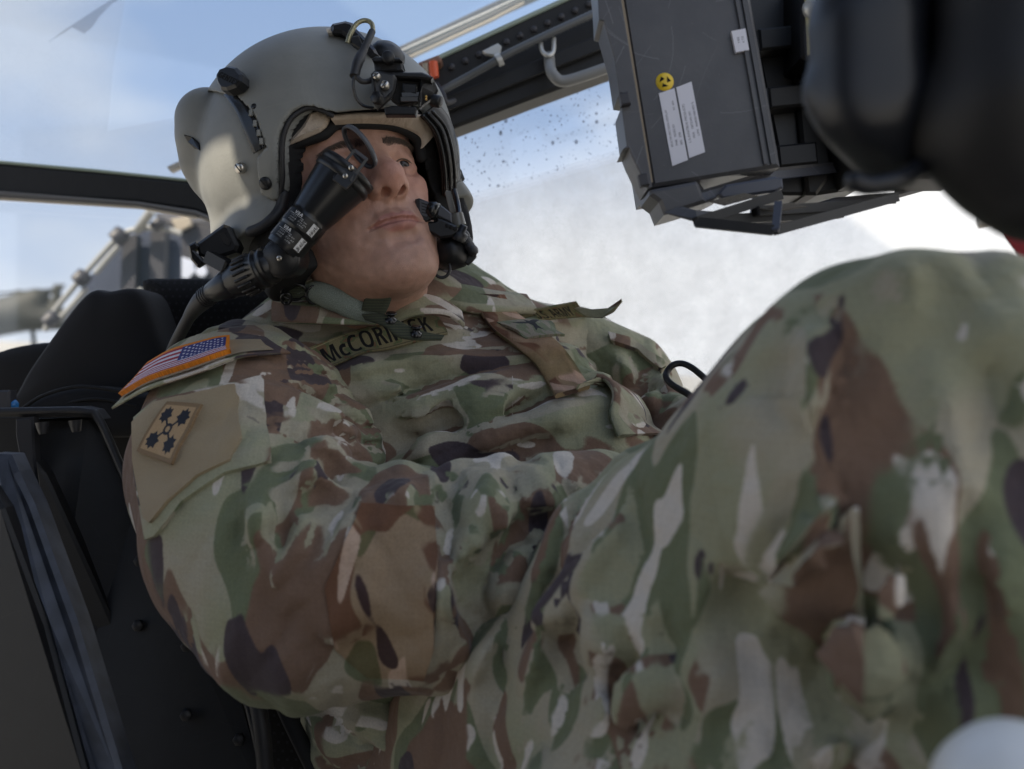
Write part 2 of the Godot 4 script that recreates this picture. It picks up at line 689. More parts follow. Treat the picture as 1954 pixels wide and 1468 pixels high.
	M.speckle = tri(mat(Color.WHITE, 0.6), 40.0)
	M.speckle.albedo_texture = ramp_tex(0.14, Color(0.0, 0.0, 0.0), Color(0.62, 0.58, 0.52), 256, 2)
	M.grip = mat(lin(0.010, 0.0115, 0.016), 0.42)
	M.grip_dark = mat(lin(0.0045, 0.0045, 0.0058), 0.6)
	M.white_gloss = mat(lin(0.72, 0.72, 0.70), 0.35)
	M.barrel = mat(lin(0.010, 0.0105, 0.012), 0.30)
	M.combiner = glass(0.86, Color(0.17, 0.12, 0.12))
func film_tex(most: float, sd: int) -> ImageTexture:
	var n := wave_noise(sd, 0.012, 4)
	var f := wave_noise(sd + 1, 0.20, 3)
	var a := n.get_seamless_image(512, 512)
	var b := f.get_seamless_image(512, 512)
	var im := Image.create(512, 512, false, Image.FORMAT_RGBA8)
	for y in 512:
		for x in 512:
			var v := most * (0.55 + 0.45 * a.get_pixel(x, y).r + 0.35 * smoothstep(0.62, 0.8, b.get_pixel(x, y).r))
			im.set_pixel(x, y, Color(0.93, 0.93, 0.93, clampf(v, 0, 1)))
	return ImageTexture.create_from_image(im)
# a worn surface: clouded tone, hairline scratches and small specks
func worn_tex(c0: Color, c1: Color, mark: Color, lines: int, dots: int, sd: int) -> ImageTexture:
	var n := wave_noise(sd, 0.012, 5)
	var a := n.get_seamless_image(512, 512)
	a.convert(Image.FORMAT_L8)
	var im := Image.create(512, 512, false, Image.FORMAT_RGB8)
	for y in 512:
		for x in 512:
			im.set_pixel(x, y, c0.lerp(c1, a.get_pixel(x, y).r))
	var rng := RandomNumberGenerator.new()
	rng.seed = sd
	for k in lines:
		var p := Vector2(rng.randf() * 512, rng.randf() * 512)
		var d := Vector2.from_angle(rng.randf() * TAU)
		var bend := rng.randf_range(-0.01, 0.01)
		var st := rng.randf_range(0.15, 0.75)
		for i in int(rng.randf_range(10, 110)):
			var q := Vector2i(posmod(int(p.x), 512), posmod(int(p.y), 512))
			im.set_pixelv(q, im.get_pixelv(q).lerp(mark, st))
			p += d
			d = d.rotated(bend)
	for k in dots:
		var q := Vector2i(rng.randi() % 512, rng.randi() % 512)
		im.set_pixelv(q, im.get_pixelv(q).lerp(mark, rng.randf_range(0.15, 0.6)))
	return ImageTexture.create_from_image(im)
func camo_image(size: int, sd: int, along_x: bool, share_g: float, share_b: float) -> Image:
	var layer := func(fr: float, s: int, sx: float, oct: int, warp: float) -> PackedByteArray:
		var n := FastNoiseLite.new()
		n.noise_type = FastNoiseLite.TYPE_SIMPLEX_SMOOTH
		n.seed = sd + s
		n.frequency = fr
		n.fractal_octaves = oct
		n.fractal_gain = 0.33
		n.domain_warp_enabled = warp > 0.0
		n.domain_warp_amplitude = warp
		n.domain_warp_frequency = fr * 1.3
		n.domain_warp_fractal_octaves = 1
		var im: Image = n.get_seamless_image(int(size / sx), size)
		im.resize(size, size, Image.INTERPOLATE_CUBIC)
		if along_x:
			pass
		else:
			im.rotate_90(CLOCKWISE)
		im.convert(Image.FORMAT_L8)
		return im.get_data()
	var pct := func(a: PackedByteArray, share: float) -> int:
		var hist := PackedInt32Array()
		hist.resize(256)
		for i in range(0, a.size(), 7):
			hist[a[i]] += 1
		var need := share * a.size() / 7.0
		var sum := 0
		for k in 256:
			sum += hist[255 - k]
			if sum > need:
				return 255 - k
		return 0
	var base: PackedByteArray = layer.call(0.0065, 1, 1.6, 2, 0.0)
	var green: PackedByteArray = layer.call(0.0080, 2, 1.8, 3, 18.0)
	var brown: PackedByteArray = layer.call(0.0070, 3, 1.7, 3, 18.0)
	var dark: PackedByteArray = layer.call(0.0115, 4, 2.4, 3, 14.0)
	var pale: PackedByteArray = layer.call(0.0150, 5, 2.6, 3, 12.0)
	var fine: PackedByteArray = layer.call(0.4, 6, 1.0, 2, 0.0)
	var tg: int = pct.call(green, share_g)
	var tb: int = pct.call(brown, share_b)
	var td: int = pct.call(dark, 0.065)
	var tp: int = pct.call(pale, 0.07)
	var out := PackedByteArray()
	out.resize(size * size * 3)
	var cols := [Color(0.356, 0.322, 0.243), Color(0.299, 0.296, 0.198), Color(0.156, 0.173, 0.104), Color(0.186, 0.121, 0.087), Color(0.070, 0.054, 0.059), Color(0.565, 0.514, 0.452)]
	var sr := []
	for c in cols:
		sr.append((c as Color).linear_to_srgb() * 255.0)
	for i in size * size:
		var w := base[i] / 255.0
		var a: Color = sr[0]
		var r: Color = a.lerp(sr[1], smoothstep(0.35, 0.65, w))
		r = r.lerp(sr[2], clampf((green[i] - tg) / 3.0, 0.0, 1.0))
		r = r.lerp(sr[3], clampf((brown[i] - tb) / 3.0, 0.0, 1.0))
		r = r.lerp(sr[5], clampf((pale[i] - tp) / 3.0, 0.0, 1.0))
		r = r.lerp(sr[4], clampf((dark[i] - td) / 3.0, 0.0, 1.0))
		var k := 0.93 + 0.14 * fine[i] / 255.0
		# rip-stop threads, one every 6 mm
		var x := i % size
		var y := i / size
		if x % 6 == 0 or y % 6 == 0:
			k += 0.022
		out[i * 3] = clampi(int(r.r * k), 0, 255)
		out[i * 3 + 1] = clampi(int(r.g * k), 0, 255)
		out[i * 3 + 2] = clampi(int(r.b * k), 0, 255)
	return Image.create_from_data(size, size, false, Image.FORMAT_RGB8, out)

func cloth(m: StandardMaterial3D, tile: float) -> StandardMaterial3D:
	m.roughness = 0.92
	m.metallic_specular = 0.25
	m.rim_enabled = true
	m.rim = 0.18
	m.rim_tint = 0.6
	tri(m, 1.0 / tile, 22.0)
	return m
func weave_normal() -> ImageTexture:
	var s := 64
	var im := Image.create(s, s, false, Image.FORMAT_L8)
	for y in s:
		for x in s:
			var v := 0.5 + 0.25 * sin(TAU * x / 4.0 + (PI if (y / 4) % 2 else 0.0)) + 0.25 * sin(TAU * y / 4.0)
			im.set_pixel(x, y, Color(v, v, v))
	im.bump_map_to_normal_map(2.0)
	return ImageTexture.create_from_image(im)
func make_cloth() -> void:
	var ims := [null, null, null]
	var gid := WorkerThreadPool.add_group_task(func(i: int) -> void:
		ims[i] = camo_image(1024, 40 + 17 * i, i == 0, [0.22, 0.25, 0.32][i], [0.20, 0.40, 0.22][i])
	, 3, 3, true)
	WorkerThreadPool.wait_for_group_task_completion(gid)
	M.camo = cloth(mat(Color.WHITE), 0.86)
	M.camo.albedo_texture = ImageTexture.create_from_image(ims[0])
	M.camo2 = cloth(mat(Color.WHITE), 0.86)
	M.camo2.albedo_texture = ImageTexture.create_from_image(ims[1])
	M.camo2.uv1_offset = Vector3(0.13, 0.31, 0.0)
	M.camo3 = cloth(mat(Color.WHITE), 0.80)
	M.camo3.albedo_texture = ImageTexture.create_from_image(ims[2])
	var hm := noise_tex(0.045, 512, false, 4)
	for m in [M.camo, M.camo2, M.camo3]:
		m.heightmap_enabled = true
		m.heightmap_texture = hm
		m.heightmap_scale = 0.35
	M.camo_brown = M.camo.duplicate()
	M.camo_brown.albedo_color = lin(0.72, 0.52, 0.42)
	M.camo_elbow = M.camo2.duplicate()
	M.camo_elbow.albedo_color = lin(0.88, 0.70, 0.60)
	M.velcro = tri(mat(Color.WHITE, 0.95), 14.0)
	M.velcro.albedo_texture = ramp_tex(0.12, Color(0.53, 0.46, 0.35), Color(0.70, 0.62, 0.48), 512, 4)
	M.velcro.heightmap_enabled = true
	M.velcro.heightmap_texture = noise_tex(0.25, 512, false, 3)
	M.velcro.heightmap_scale = 0.12
	M.velcro.rim_enabled = true
	M.velcro.rim = 0.4
	M.strap = tri(mat(lin(0.055, 0.065, 0.045), 0.85), 20.0)
	M.fleece = tri(mat(Color.WHITE, 0.95), 18.0)
	M.fleece.albedo_texture = ramp_tex(0.15, Color(0.46, 0.50, 0.47), Color(0.66, 0.70, 0.66), 256, 4)
	M.fleece.heightmap_enabled = true
	M.fleece.heightmap_texture = noise_tex(0.2, 256, false, 3)
	M.fleece.heightmap_scale = 0.2
var head := Field.new()
func head_fields() -> void:
	var f := head
	f.ell(mm(-4, 62, -8), mm(76, 88, 96), 0.02)
	f.ell(mm(-4, 2, 18), mm(60, 92, 70), 0.03)
	f.ell(mm(-13, 26, 8), mm(73, 50, 60), 0.03)
	f.ell(mm(-3, 60, 38), mm(60, 46, 52), 0.03)
	for s in [-1.0, 1.0]:
		f.cap(mm(46 * s - 5, -42, 12), mm(15 * s, -85, 62), 0.021, 0.019, 0.030)      # jaw
		f.ell(mm(34 * s - 3, -36, 46), mm(24, 40, 32), 0.022)                            # cheek
		f.ell(mm(41 * s - 3, -3, 56), mm(20, 14, 21), 0.020)                              # cheekbone
		f.cap(mm(38 * s - 2, 33, 70), mm(9 * s, 32, 85), 0.008, 0.0085, 0.012)           # brow ridge
	f.ell(mm(0, -90, 74), mm(21, 15, 15.5), 0.022)                                  # chin
	f.ell(mm(0, -86, 38), mm(42, 20, 40), 0.025)                                    # flesh under the chin
	f.ell(mm(0, -48, 66.5), mm(32, 32, 24), 0.022)                                    # mouth mound
	# nose
	f.cap(mm(-1, 28, 87), mm(-1, -3, 107), 0.0062, 0.0085, 0.010)
	f.cap(mm(0, 10, 90), mm(0, -10, 98), 0.013, 0.018, 0.012)
	f.ell(mm(-1, -9.5, 108), mm(11.0, 9.6, 10.4), 0.008)
	for s in [-1.0, 1.0]:
		f.ell(mm(14.6 * s - 1.5, -15.5, 95), mm(6.4, 8.4, 11.0), 0.006, 0, Basis(Vector3.RIGHT, 0.35))
	f.cap(mm(-1, -17, 107), mm(-1, -23.5, 93), 0.0052, 0.0060, 0.006)
	# lips
	for s in [-1.0, 1.0]:
		f.chain([mm(-2, -46.0, 91.4), mm(5 * s - 2, -45.0, 91.4), mm(15 * s - 2, -46.6, 88.0), mm(28 * s - 2, -51.0, 75)], [0.0036, 0.0038, 0.0034, 0.0016], 0.008)
		f.chain([mm(-2, -55.4, 90.4), mm(13 * s - 2, -55.0, 87.4), mm(26 * s - 2, -52.6, 76)], [0.0050, 0.0044, 0.0018], 0.009)
	# eyelids
	for s in [-1.0, 1.0]:
		var up := [mm(17.5 * s, 15.0, 76), mm(23 * s, 21.8, 79.8), mm(31 * s, 24.4, 81), mm(39 * s, 22.4, 78.5), mm(46.5 * s, 15.5, 71)]
		var dn := [mm(17.5 * s, 14.0, 76), mm(24 * s, 11.0, 78), mm(32 * s, 9.7, 78.8), mm(40 * s, 11.3, 76), mm(46.5 * s, 14.5, 70.5)]
		f.ell(mm(32 * s, 17.0, 81), mm(15, 8.5, 9), 0.012, 1)
		f.chain(up, [0.0024, 0.0032, 0.0034, 0.0034, 0.0028], 0.005)
		f.chain(dn, [0.0022, 0.0026, 0.0028, 0.0028, 0.0026], 0.005)
		f.chain([mm(18 * s, 22.5, 76), mm(30 * s, 28.5, 80), mm(46 * s, 24.5, 71)], [0.003, 0.0044, 0.004], 0.006)
	# hollows
	for s in [-1.0, 1.0]:
		f.ell(mm(8.2 * s - 1.2, -21.6, 101.5), mm(4.6, 5.4, 8.6), 0.0022, 1, Basis(Vector3.RIGHT, 0.5) * Basis(Vector3.BACK, -0.35 * s))
	# the line between the lips lies on the surface found from the front
	f.act = PackedInt32Array(range(f.ty.size()))
	var ml := []
	for k in 13:
		var x := lerpf(-29.0, 29.0, k / 12.0)
		var p := mm(x - 2.0, -50.4 - 0.0014 * x * x - 0.5 * exp(-x * x / 60.0), 120)
		for i in 60:
			var d := f.at(p)
			if d < 0.0002:
				break
			p.z -= maxf(d * 0.7, 0.0002)
		ml.append(p - Vector3(0, 0, 0.0014))
	f.chain(ml, range(13).map(func(k): return 0.0024 if k > 0 and k < 12 else 0.0016), 0.0010, 1)
	f.cap(mm(0, -29, 96.5), mm(0, -40, 98.5), 0.002, 0.0022, 0.006, 1)
	f.cap(mm(-10, -67, 93), mm(10, -67, 93), 0.0035, 0.0035, 0.012, 1)
	# neck
	var nb := HR.transposed() * (C(735, 640, 1.08) - HT)
	f.cap(mm(0, -55, -12), nb, 0.056, 0.062, 0.03)
	var w := wave_noise(3, 60.0, 2)
	f.wave(mm(0, 0, 60), 0.2, w, Basis.from_scale(Vector3.ONE), 0.0010, 0.0)
	job("head", f, mm(-90, -215, -110), mm(90, 100, 128), 0.0019)

func skin_colour(p: Vector3) -> Color:
	var q := p * 1000.0
	var base := Color(0.54, 0.315, 0.235)
	var red := 0.0
	red = maxf(red, 0.55 * exp(-(q - Vector3(0, -12, 112)).length_squared() / 350.0))
	red = maxf(red, 0.45 * exp(-(Vector3(absf(q.x), q.y, q.z) - Vector3(45, -8, 70)).length_squared() / 900.0))
	var c := base.lerp(Color(0.47, 0.18, 0.125), red)
	# shaved beard: a grey tint of stubble with a ragged edge
	var g := stub.get_noise_3dv(q) * 0.35
	var beard := smoothstep(-26.0, -40.0, q.y + g * 12.0 + absf(q.x) * 0.10 - 4.0) * smoothstep(-135.0, -105.0, q.y)
	c = c.lerp(Color(0.37, 0.225, 0.175), beard * (0.42 + g))
	var ly := q.y + 50.8
	var edge := 29.0 - absf(q.x + 2.0)
	if edge > 0.0 and q.z > 76.0:
		var top := 8.0 * smoothstep(0.0, 16.0, edge) - (1.6 if absf(q.x + 2.0) < 3.0 else 0.0)
		var bot := 9.5 * smoothstep(0.0, 18.0, edge)
		var lip := smoothstep(1.2, -0.6, ly - top) * smoothstep(1.2, -0.8, -ly - bot)
		c = c.lerp(Color(0.38, 0.155, 0.130), lip * 0.8)
	return c
var stub := wave_noise(21, 0.11, 3)

func build_person() -> void:
	var t := thing("person", "pilot in a camouflage uniform seated in the cockpit, chin raised, gazing ahead", "person", C(700, 1400, 0.95))
	var bd := part("body", net_mesh(results.head, skin_colour), M.skin, t)
	bd.transform = Transform3D(HR, HT - C(700, 1400, 0.95))
	for s in [-1.0, 1.0]:
		var ey := part("eye", lathe(mm(32 * s, 16.8, 70.0), Vector3(0.10 * s + 0.14, 0.0, 1), [Vector2(0.0002, -0.0118), Vector2(0.006, -0.0102), Vector2(0.0102, -0.006), Vector2(0.0118, 0.0), Vector2(0.0102, 0.006), Vector2(0.0075, 0.0093), Vector2(0.0058, 0.0103)], 28), M.eye_white, t)
		ey.transform = bd.transform
		var ax := Vector3(0.10 * s + 0.14, 0.0, 1).normalized()
		var ir := part("iris", lathe(mm(32 * s, 16.8, 70.0), ax, [Vector2(0.0058, 0.0103), Vector2(0.0045, 0.0114), Vector2(0.0026, 0.0119), Vector2(0.0001, 0.0121)], 24), M.iris, ey)
		ir.position = Vector3.ZERO
		var lid := part("eyelashes", tube(curve([mm(18.5 * s, 16.0, 79.0), mm(24 * s, 18.8, 82.4), mm(31 * s, 20.6, 83.6), mm(39 * s, 19.0, 81.2), mm(46.5 * s, 15.0, 74.6)], 5), [0.0004] + range(19).map(func(_k): return 0.0009) + [0.0004], 6), M.hair, t)
		lid.transform = bd.transform
	# brows: fine hairs lying along the brow ridge
	var rng := RandomNumberGenerator.new()
	rng.seed = 4
	head.act = PackedInt32Array(range(head.ty.size()))
	for s in [-1.0, 1.0]:
		var st := st_new()
		for i in 900:
			var u := rng.randf()
			var v := rng.randf_range(-1, 1)
			var x := lerpf(9.0, 52.0, u)
			var wid := lerpf(5.0, 2.2, u) * smoothstep(0.0, 0.12, u)
			var y := 33.0 + 7.5 * sin(u * 2.2) - 3.5 * u + v * wid
			var z := 96.0 - 0.012 * x * x
			var p := mm(x * s, y, z)
			for k in 6:
				p.z -= head.at(p) * 0.8
			var dir := Vector3(s * lerpf(0.35, 1.0, u), lerpf(0.9, -0.25, u) - v * 0.5, -0.25).normalized()
			dir = (dir + Vector3(rng.randf_range(-.25, .25), rng.randf_range(-.25, .25), 0.1)).normalized()
			var ln := rng.randf_range(0.005, 0.0085)
			var sd := dir.cross(Vector3.BACK).normalized() * 0.00010
			var p2 := p + dir * ln * 0.5 + Vector3(0, 0, 0.0012)
			var p3 := p + dir * ln + Vector3(0, 0, 0.0006)
			add_quad(st, p - sd, p2 - sd, p2 + sd, p + sd)
			st.add_vertex(p2 - sd); st.add_vertex(p3); st.add_vertex(p2 + sd)
		var br := part("eyebrow", done(st), M.hair, t)
		br.transform = bd.transform
	dress_person(t)
var shell := Field.new()
const EC := Vector3(0, 0.0772, -0.0186)
const ER := Vector3(0.1440, 0.1365, 0.1418)
var cover_poly := PackedVector2Array()
func ell_d(p: Vector3, r: Vector3) -> float:
	var e := p / r
	var k0 := e.length()
	return k0 * (k0 - 1.0) / maxf((e / r).length(), 1e-6)
func poly_d(q: Vector2, v: PackedVector2Array) -> float:
	var d := 1e9
	var s := 1.0
	var n := v.size()
	var j := n - 1
	for i in n:
		var e := v[j] - v[i]
		var w := q - v[i]
		var t := clampf(w.dot(e) / e.length_squared(), 0.0, 1.0)
		d = minf(d, (w - e * t).length_squared())
		var c1 := q.y >= v[i].y
		var c2 := q.y < v[j].y
		var c3 := e.x * w.y > e.y * w.x
		if (c1 and c2 and c3) or (not c1 and not c2 and not c3):
			s = -s
		j = i
	return s * sqrt(d)
var cover := Field.new()

func smax(a: float, b: float, k: float) -> float:
	var h := maxf(k - absf(a - b), 0.0)
	return maxf(a, b) + h * h * 0.25 / k
var open_poly := PackedVector2Array()
var liner_poly := PackedVector2Array()
var liner := Field.new()
func helmet_fields() -> void:
	for v in [[-85, 205], [-60, 190], [-20, 172], [12, 158], [41, 137], [56, 124], [65, 121], [73, 106], [79, 93], [83, 78], [82, 60], [80, 50], [74, 47], [70, 46], [64, 38], [56, 24], [50, 17], [51, 10], [54, 5], [58, 6], [71, 21], [82, 37], [91, 54], [99, 65], [105, 71], [110, 72], [114, 69], [117, 62], [119, 57], [124, 55], [150, 55], [150, 235], [-85, 235]]:
		cover_poly.append(Vector2(v[0], v[1]))
	for v in [[36, -140], [40, -60], [46, -20], [53, 6], [66, 22], [78, 40], [87, 56], [95, 66], [104, 73], [111, 72], [116, 62], [119, 57], [200, 57], [200, -140]]:
		open_poly.append(Vector2(v[0], v[1]))
	for v in [[32, -140], [36, -60], [42, -20], [48, 6], [60, 22], [72, 40], [82, 54], [102, 62], [200, 62], [200, -140]]:
		liner_poly.append(Vector2(v[0], v[1]))
	cover.ell(EC, ER + Vector3.ONE * 0.0047, 0.002)
	cover.ell(EC, ER, 0.002, 1)
	cover.hook = func(p: Vector3) -> float: return poly_d(Vector2(p.z, p.y) * 1000.0, cover_poly) * 0.001
	cover.hook_k = 0.0035
	job("cover", cover, mm(-152, -4, -100), mm(152, 224, 134), 0.0020)
	var f := shell
	f.ell(EC, ER - Vector3.ONE * 0.002, 0.01)
	for s in [-1.0, 1.0]:
		f.ell(mm(70 * s, -8, -24), mm(74, 66, 90), 0.007)
		f.ell(mm(80 * s, -30, -14), mm(56, 50, 68), 0.02)
	f.ell(mm(0, 12, -60), mm(142, 80, 72), 0.02)
	f.cap(mm(-113, 147, -28), mm(-119, 114, -50), 0.035, 0.030, 0.008)      # rear housing
	f.cap(mm(-124, 128, -30), mm(-122, 96, -60), 0.026, 0.020, 0.012)
	f.ell(EC, ER - Vector3.ONE * 0.012, 0.004, 1)
	f.ell(mm(0, -10, 0), mm(106, 110, 100), 0.004, 1)
	f.cap(mm(0, -150, 20), mm(0, -150, -40), 0.075, 0.075, 0.004, 1)
	f.plane(mm(0, -10, 0), Vector3(0, 1, 0.06), 0.004, 1)
	f.hook = func(p: Vector3) -> float: return -poly_d(Vector2(p.z, p.y) * 1000.0, open_poly) * 0.001
	job("shell", f, mm(-172, -110, -150), mm(172, 222, 130), 0.0027)
	var g := liner
	g.ell(EC, ER - Vector3.ONE * 0.0125, 0.01)
	for s in [-1.0, 1.0]:
		g.ell(mm(90 * s, -20, 0), mm(30, 72, 62), 0.012)
	g.ell(EC, ER - Vector3.ONE * 0.026, 0.004, 1)
	g.ell(mm(0, -10, 0), mm(82, 120, 110), 0.006, 1)
	g.plane(mm(0, -62, 0), Vector3(0, 1, 0), 0.004, 1)
	g.hook = func(p: Vector3) -> float: return -poly_d(Vector2(p.z, p.y) * 1000.0, liner_poly) * 0.001
	job("liner", g, mm(-150, -106, -120), mm(150, 205, 126), 0.0036)

# the point of the helmet's dome (grown by off metres) that a pixel shows, in the modelling frame
func hs(px: float, py: float, off := 0.0) -> Vector3:
	var dir := (HR.transposed() * C(px, py, 1.0)).normalized()
	var o := HR.transposed() * (-HT) - EC
	var r := ER + Vector3.ONE * off
	var a := (dir / r).length_squared()
	var b := (o / r).dot(dir / r)
	var c := (o / r).length_squared() - 1.0
	var q := maxf(b * b - a * c, 0.0)
	return HT + HR * (EC + o + dir * ((-b - sqrt(q)) / a))
func hn(p: Vector3) -> Vector3:
	var q := HR.transposed() * (p - HT) - EC
	return HR * (q / (ER * ER)).normalized()
func sseen(px: float, py: float) -> Vector3:               # the same for the whole shell with its ear domes
	shell.act = PackedInt32Array(range(shell.ty.size()))
	shell.hook_on = true
	var dir := C(px, py, 1.0)
	var t := 0.7
	for i in 80:
		var d := shell.at(HR.transposed() * (dir * t - HT))
		if d < 0.0003 or t > 1.3:
			break
		t += maxf(d * 0.8, 0.0004)
	return dir * t
func sslope(p: Vector3) -> Vector3:
	var q := HR.transposed() * (p - HT)
	return HR * slope(shell, q)
func slab(px: Array, d, t: float, bevel := 0.0012, dir := Vector3(0, 0, -1)) -> ArrayMesh:
	var out := []
	for i in px.size():
		out.append(C(px[i][0], px[i][1], d[i] if d is Array else d))
	return plate(out, dir.normalized() * t, bevel)
func bar(p: Vector3, q: Vector3, w: float, h: float, up := Vector3.UP, bevel := 0.0012) -> ArrayMesh:
	var bb := ortho(q - p, up)
	return rbox((p + q) * 0.5, Vector3(w, h, (q - p).length()) * 0.5, bb, bevel)
func ribbon(ea: Array, eb: Array, n: Vector3, t: float) -> ArrayMesh:    # a thick band between two edges
	var rings := []
	for i in ea.size():
		var a: Vector3 = ea[i]
		var b: Vector3 = eb[i]
		var tang: Vector3 = (ea[mini(i + 1, ea.size() - 1)] - ea[maxi(i - 1, 0)])
		var nn := tang.cross(b - a).normalized()
		if nn.dot(n) < 0.0:
			nn = -nn
		var w := (b - a).normalized()
		var m := (a + b) * 0.5
		rings.append(PackedVector3Array([a, a + nn * t * 0.5 - w * t * 0.25, a + nn * t, a.lerp(m, 0.5) + nn * t, m + nn * t, b.lerp(m, 0.5) + nn * t, b + nn * t, b + nn * t * 0.5 + w * t * 0.25, b, m]))
	return loft(rings, true)
func screw(p: Vector3, n: Vector3, r: float, h: float, m: Material, parent: Node3D, turn := 0.6) -> MeshInstance3D:
	var o := part("screw", lathe(p, n, [Vector2(r, -0.002), Vector2(r, h * 0.5), Vector2(r * 0.86, h), Vector2(r * 0.3, h * 1.15), Vector2(0.0001, h * 1.15)], 20), m, parent)
	var bb := ortho(n)
	var d := bb.x * cos(turn) + bb.y * sin(turn)
	var sl := part("slot", bar(p + n * h * 1.05 - d * r * 0.86, p + n * h * 1.05 + d * r * 0.86, r * 0.22, h * 0.3, n, 0.0001), M.black_matt, o)
	sl.position = Vector3.ZERO
	return o

func build_helmet() -> void:
	var t := thing("flight_helmet", "grey flight helmet with black fittings worn by the seated pilot", "helmet", HT)
	var sh := part("shell", net_mesh(results.shell), M.helmet, t)
	var cv := part("visor_cover", net_mesh(results.cover), M.helmet, t)
	var ln := part("liner", net_mesh(results.liner), M.black_matt, t)
	for o in [sh, cv, ln]:
		o.transform = Transform3D(HR, Vector3.ZERO)
	# visor track, its knob and the pivot
	var ea := []
	var eb := []
	for q in [[430, 185, 449, 172], [438, 193, 460, 187], [452, 213, 475, 206], [466, 244, 489, 231], [479, 276, 500, 262], [486, 293, 504, 282]]:
		ea.append(hs(q[0], q[1], 0.0006))
		eb.append(hs(q[2], q[3], 0.0006))
	part("visor_track", ribbon(curve(ea, 4), curve(eb, 4), Vector3(-1, 0, 1), 0.003), M.black_gloss, t)
	var st := []
	for q in [[479, 216], [487, 236], [494, 254], [499, 270]]:
		var p := hs(q[0], q[1], 0.004)
		st.append(rbox(p, Vector3(0.0016, 0.003, 0.002), ortho(hn(p)), 0.0004))
	part("track_teeth", join(st), M.helmet, t)
	var kp := hs(456, 166, 0.0045)
	var kn := (hn(kp) + Vector3(-0.15, 0.0, 0.35)).normalized()
	var kb := ortho(kn)
	var pr := []
	for q in [[432, 173], [431, 160], [440, 147], [455, 141], [469, 143], [478, 155], [477, 168], [466, 178], [448, 184], [437, 183]]:
		var v := hs(q[0], q[1], 0.006)
		v -= kn * kn.dot(v - kp)
		pr.append(v)
	var knob := part("visor_knob", plate(pr, kn * 0.015, 0.0025), M.black, t)
	print_on(knob, "GENTEX", kp + kn * 0.0153, kb, -0.48, 0.0062, M.print_dark)
	var pv := hs(507, 350, 0.0045)
	screw(pv, hn(pv), 0.0064, 0.0035, M.black, t, 2.2)
	var sc := hs(459, 321, 0.0)
	screw(sc, hn(sc), 0.0055, 0.0035, M.steel, t, 2.2)
	var ho := hs(484, 203, 0.0045)
	screw(ho, hn(ho), 0.0030, 0.0008, M.black_gloss, t, 0.4)
	var sl := sseen(378, 263)
	var sn := sslope(sl)
	var slot_pts := []
	for q in [[352, 257], [368, 262], [381, 275], [382, 287], [372, 284], [360, 272]]:
		slot_pts.append(sseen(q[0], q[1]) + sn * 0.0012)
	part("vent_slot", plate(slot_pts, -sn * 0.004, 0.0006), M.black_gloss, t)
	# rubber edging of the ear dome
	ea.clear()
	eb.clear()
	var rim := []
	for q in [[478, 441], [500, 431], [521, 416], [535, 396], [540, 372]]:
		var p := sseen(q[0], q[1])
		rim.append(p + sslope(p) * 0.001)
	part("edging", tube(curve(rim, 5), 0.0056, 10, true, true), M.rubber, t)
	var roll := []
	for q in [[526, 381], [533, 362], [536, 335], [535, 300], [537, 262], [548, 232], [563, 216], [582, 206], [600, 206], [617, 212], [630, 219]]:
		roll.append(hs(q[0] + 3, q[1] + 1, -0.001))
	part("edge_roll", tube(curve(roll, 4), 0.0026, 10, true, true), M.rubber, t)
	# brow pads
	var near_pad := []
	for q in [[549, 276], [556, 262], [575, 240], [590, 214], [606, 207], [632, 219], [622, 240], [610, 250], [580, 263]]:
		near_pad.append(hs(q[0], q[1], -0.010))
	part("brow_pad", plate(near_pad, hn(hs(600, 240, 0)) * -0.010, 0.003), M.leather, t)
	var pads := [[630, 219, 640, 232], [660, 216, 668, 230], [700, 214, 705, 230], [745, 214, 745, 234], [785, 217, 778, 246], [815, 226, 797, 262], [831, 248, 800, 282]]
	ea.clear()
	eb.clear()
	for q in pads:
		ea.append(hs(q[0], q[1], -0.008))
		eb.append(hs(q[2], q[3], -0.020))
	part("brow_pad", ribbon(curve(ea, 4), curve(eb, 4), Vector3(0, -0.3, 1), 0.006), M.leather, t)
	var band := []
	for q in [[549, 290], [560, 278], [590, 266], [618, 256], [640, 238], [672, 236], [705, 236], [745, 239], [776, 250], [796, 268], [803, 300]]:
		band.append(hs(q[0], q[1], -0.021))
	part("sweat_band", tube(curve(band, 4), 0.0058, 10, true, true), M.black_matt, t)
	# the far edge: a black visor rail
	ea.clear()
	eb.clear()
	for q in [[800, 222, 832, 198], [820, 244, 853, 226], [833, 280, 865, 262], [840, 322, 872, 310], [842, 372, 876, 368]]:
		ea.append(hs(q[0], q[1], -0.004))
		eb.append(hs(q[2], q[3], 0.0055))
	part("visor_rail", ribbon(curve(ea, 4), curve(eb, 4), Vector3(0, 0, 1), 0.004), M.black_gloss, t)
	# ribs of the far inner edge
	for k in 3:
		var rib := []
		for q in [[826, 214], [848, 240], [860, 275], [867, 320], [868, 366]]:
			rib.append(hs(q[0] - k * 9.0, q[1] + k * 4.0, 0.008 - k * 0.003))
		part("visor_edge", tube(curve(rib, 5), 0.0020, 8, true, true), M.black_gloss, t)
	var vis := []
	for q in [[868, 300], [874, 330], [875, 366]]:
		vis.append(hs(q[0], q[1], 0.003))
	part("visor_latch", tube(vis, 0.0035, 8, true, true), M.black, t)
	part("visor_stud", rbox(hs(878, 335, 0.004), Vector3(0.0028, 0.006, 0.003), HR, 0.0008), M.black, t)
	# lower clip behind the ear
	var cd := 0.925
	part("strap_clip", slab([[372, 465], [425, 427], [436, 431], [455, 468], [450, 481], [432, 487], [398, 497], [378, 486]], cd, 0.022, 0.003), M.black, t)
	part("clip_lever", slab([[358, 468], [372, 460], [379, 470], [370, 478], [391, 500], [376, 510], [363, 495]], cd - 0.004, 0.010, 0.0018), M.black_gloss, t)
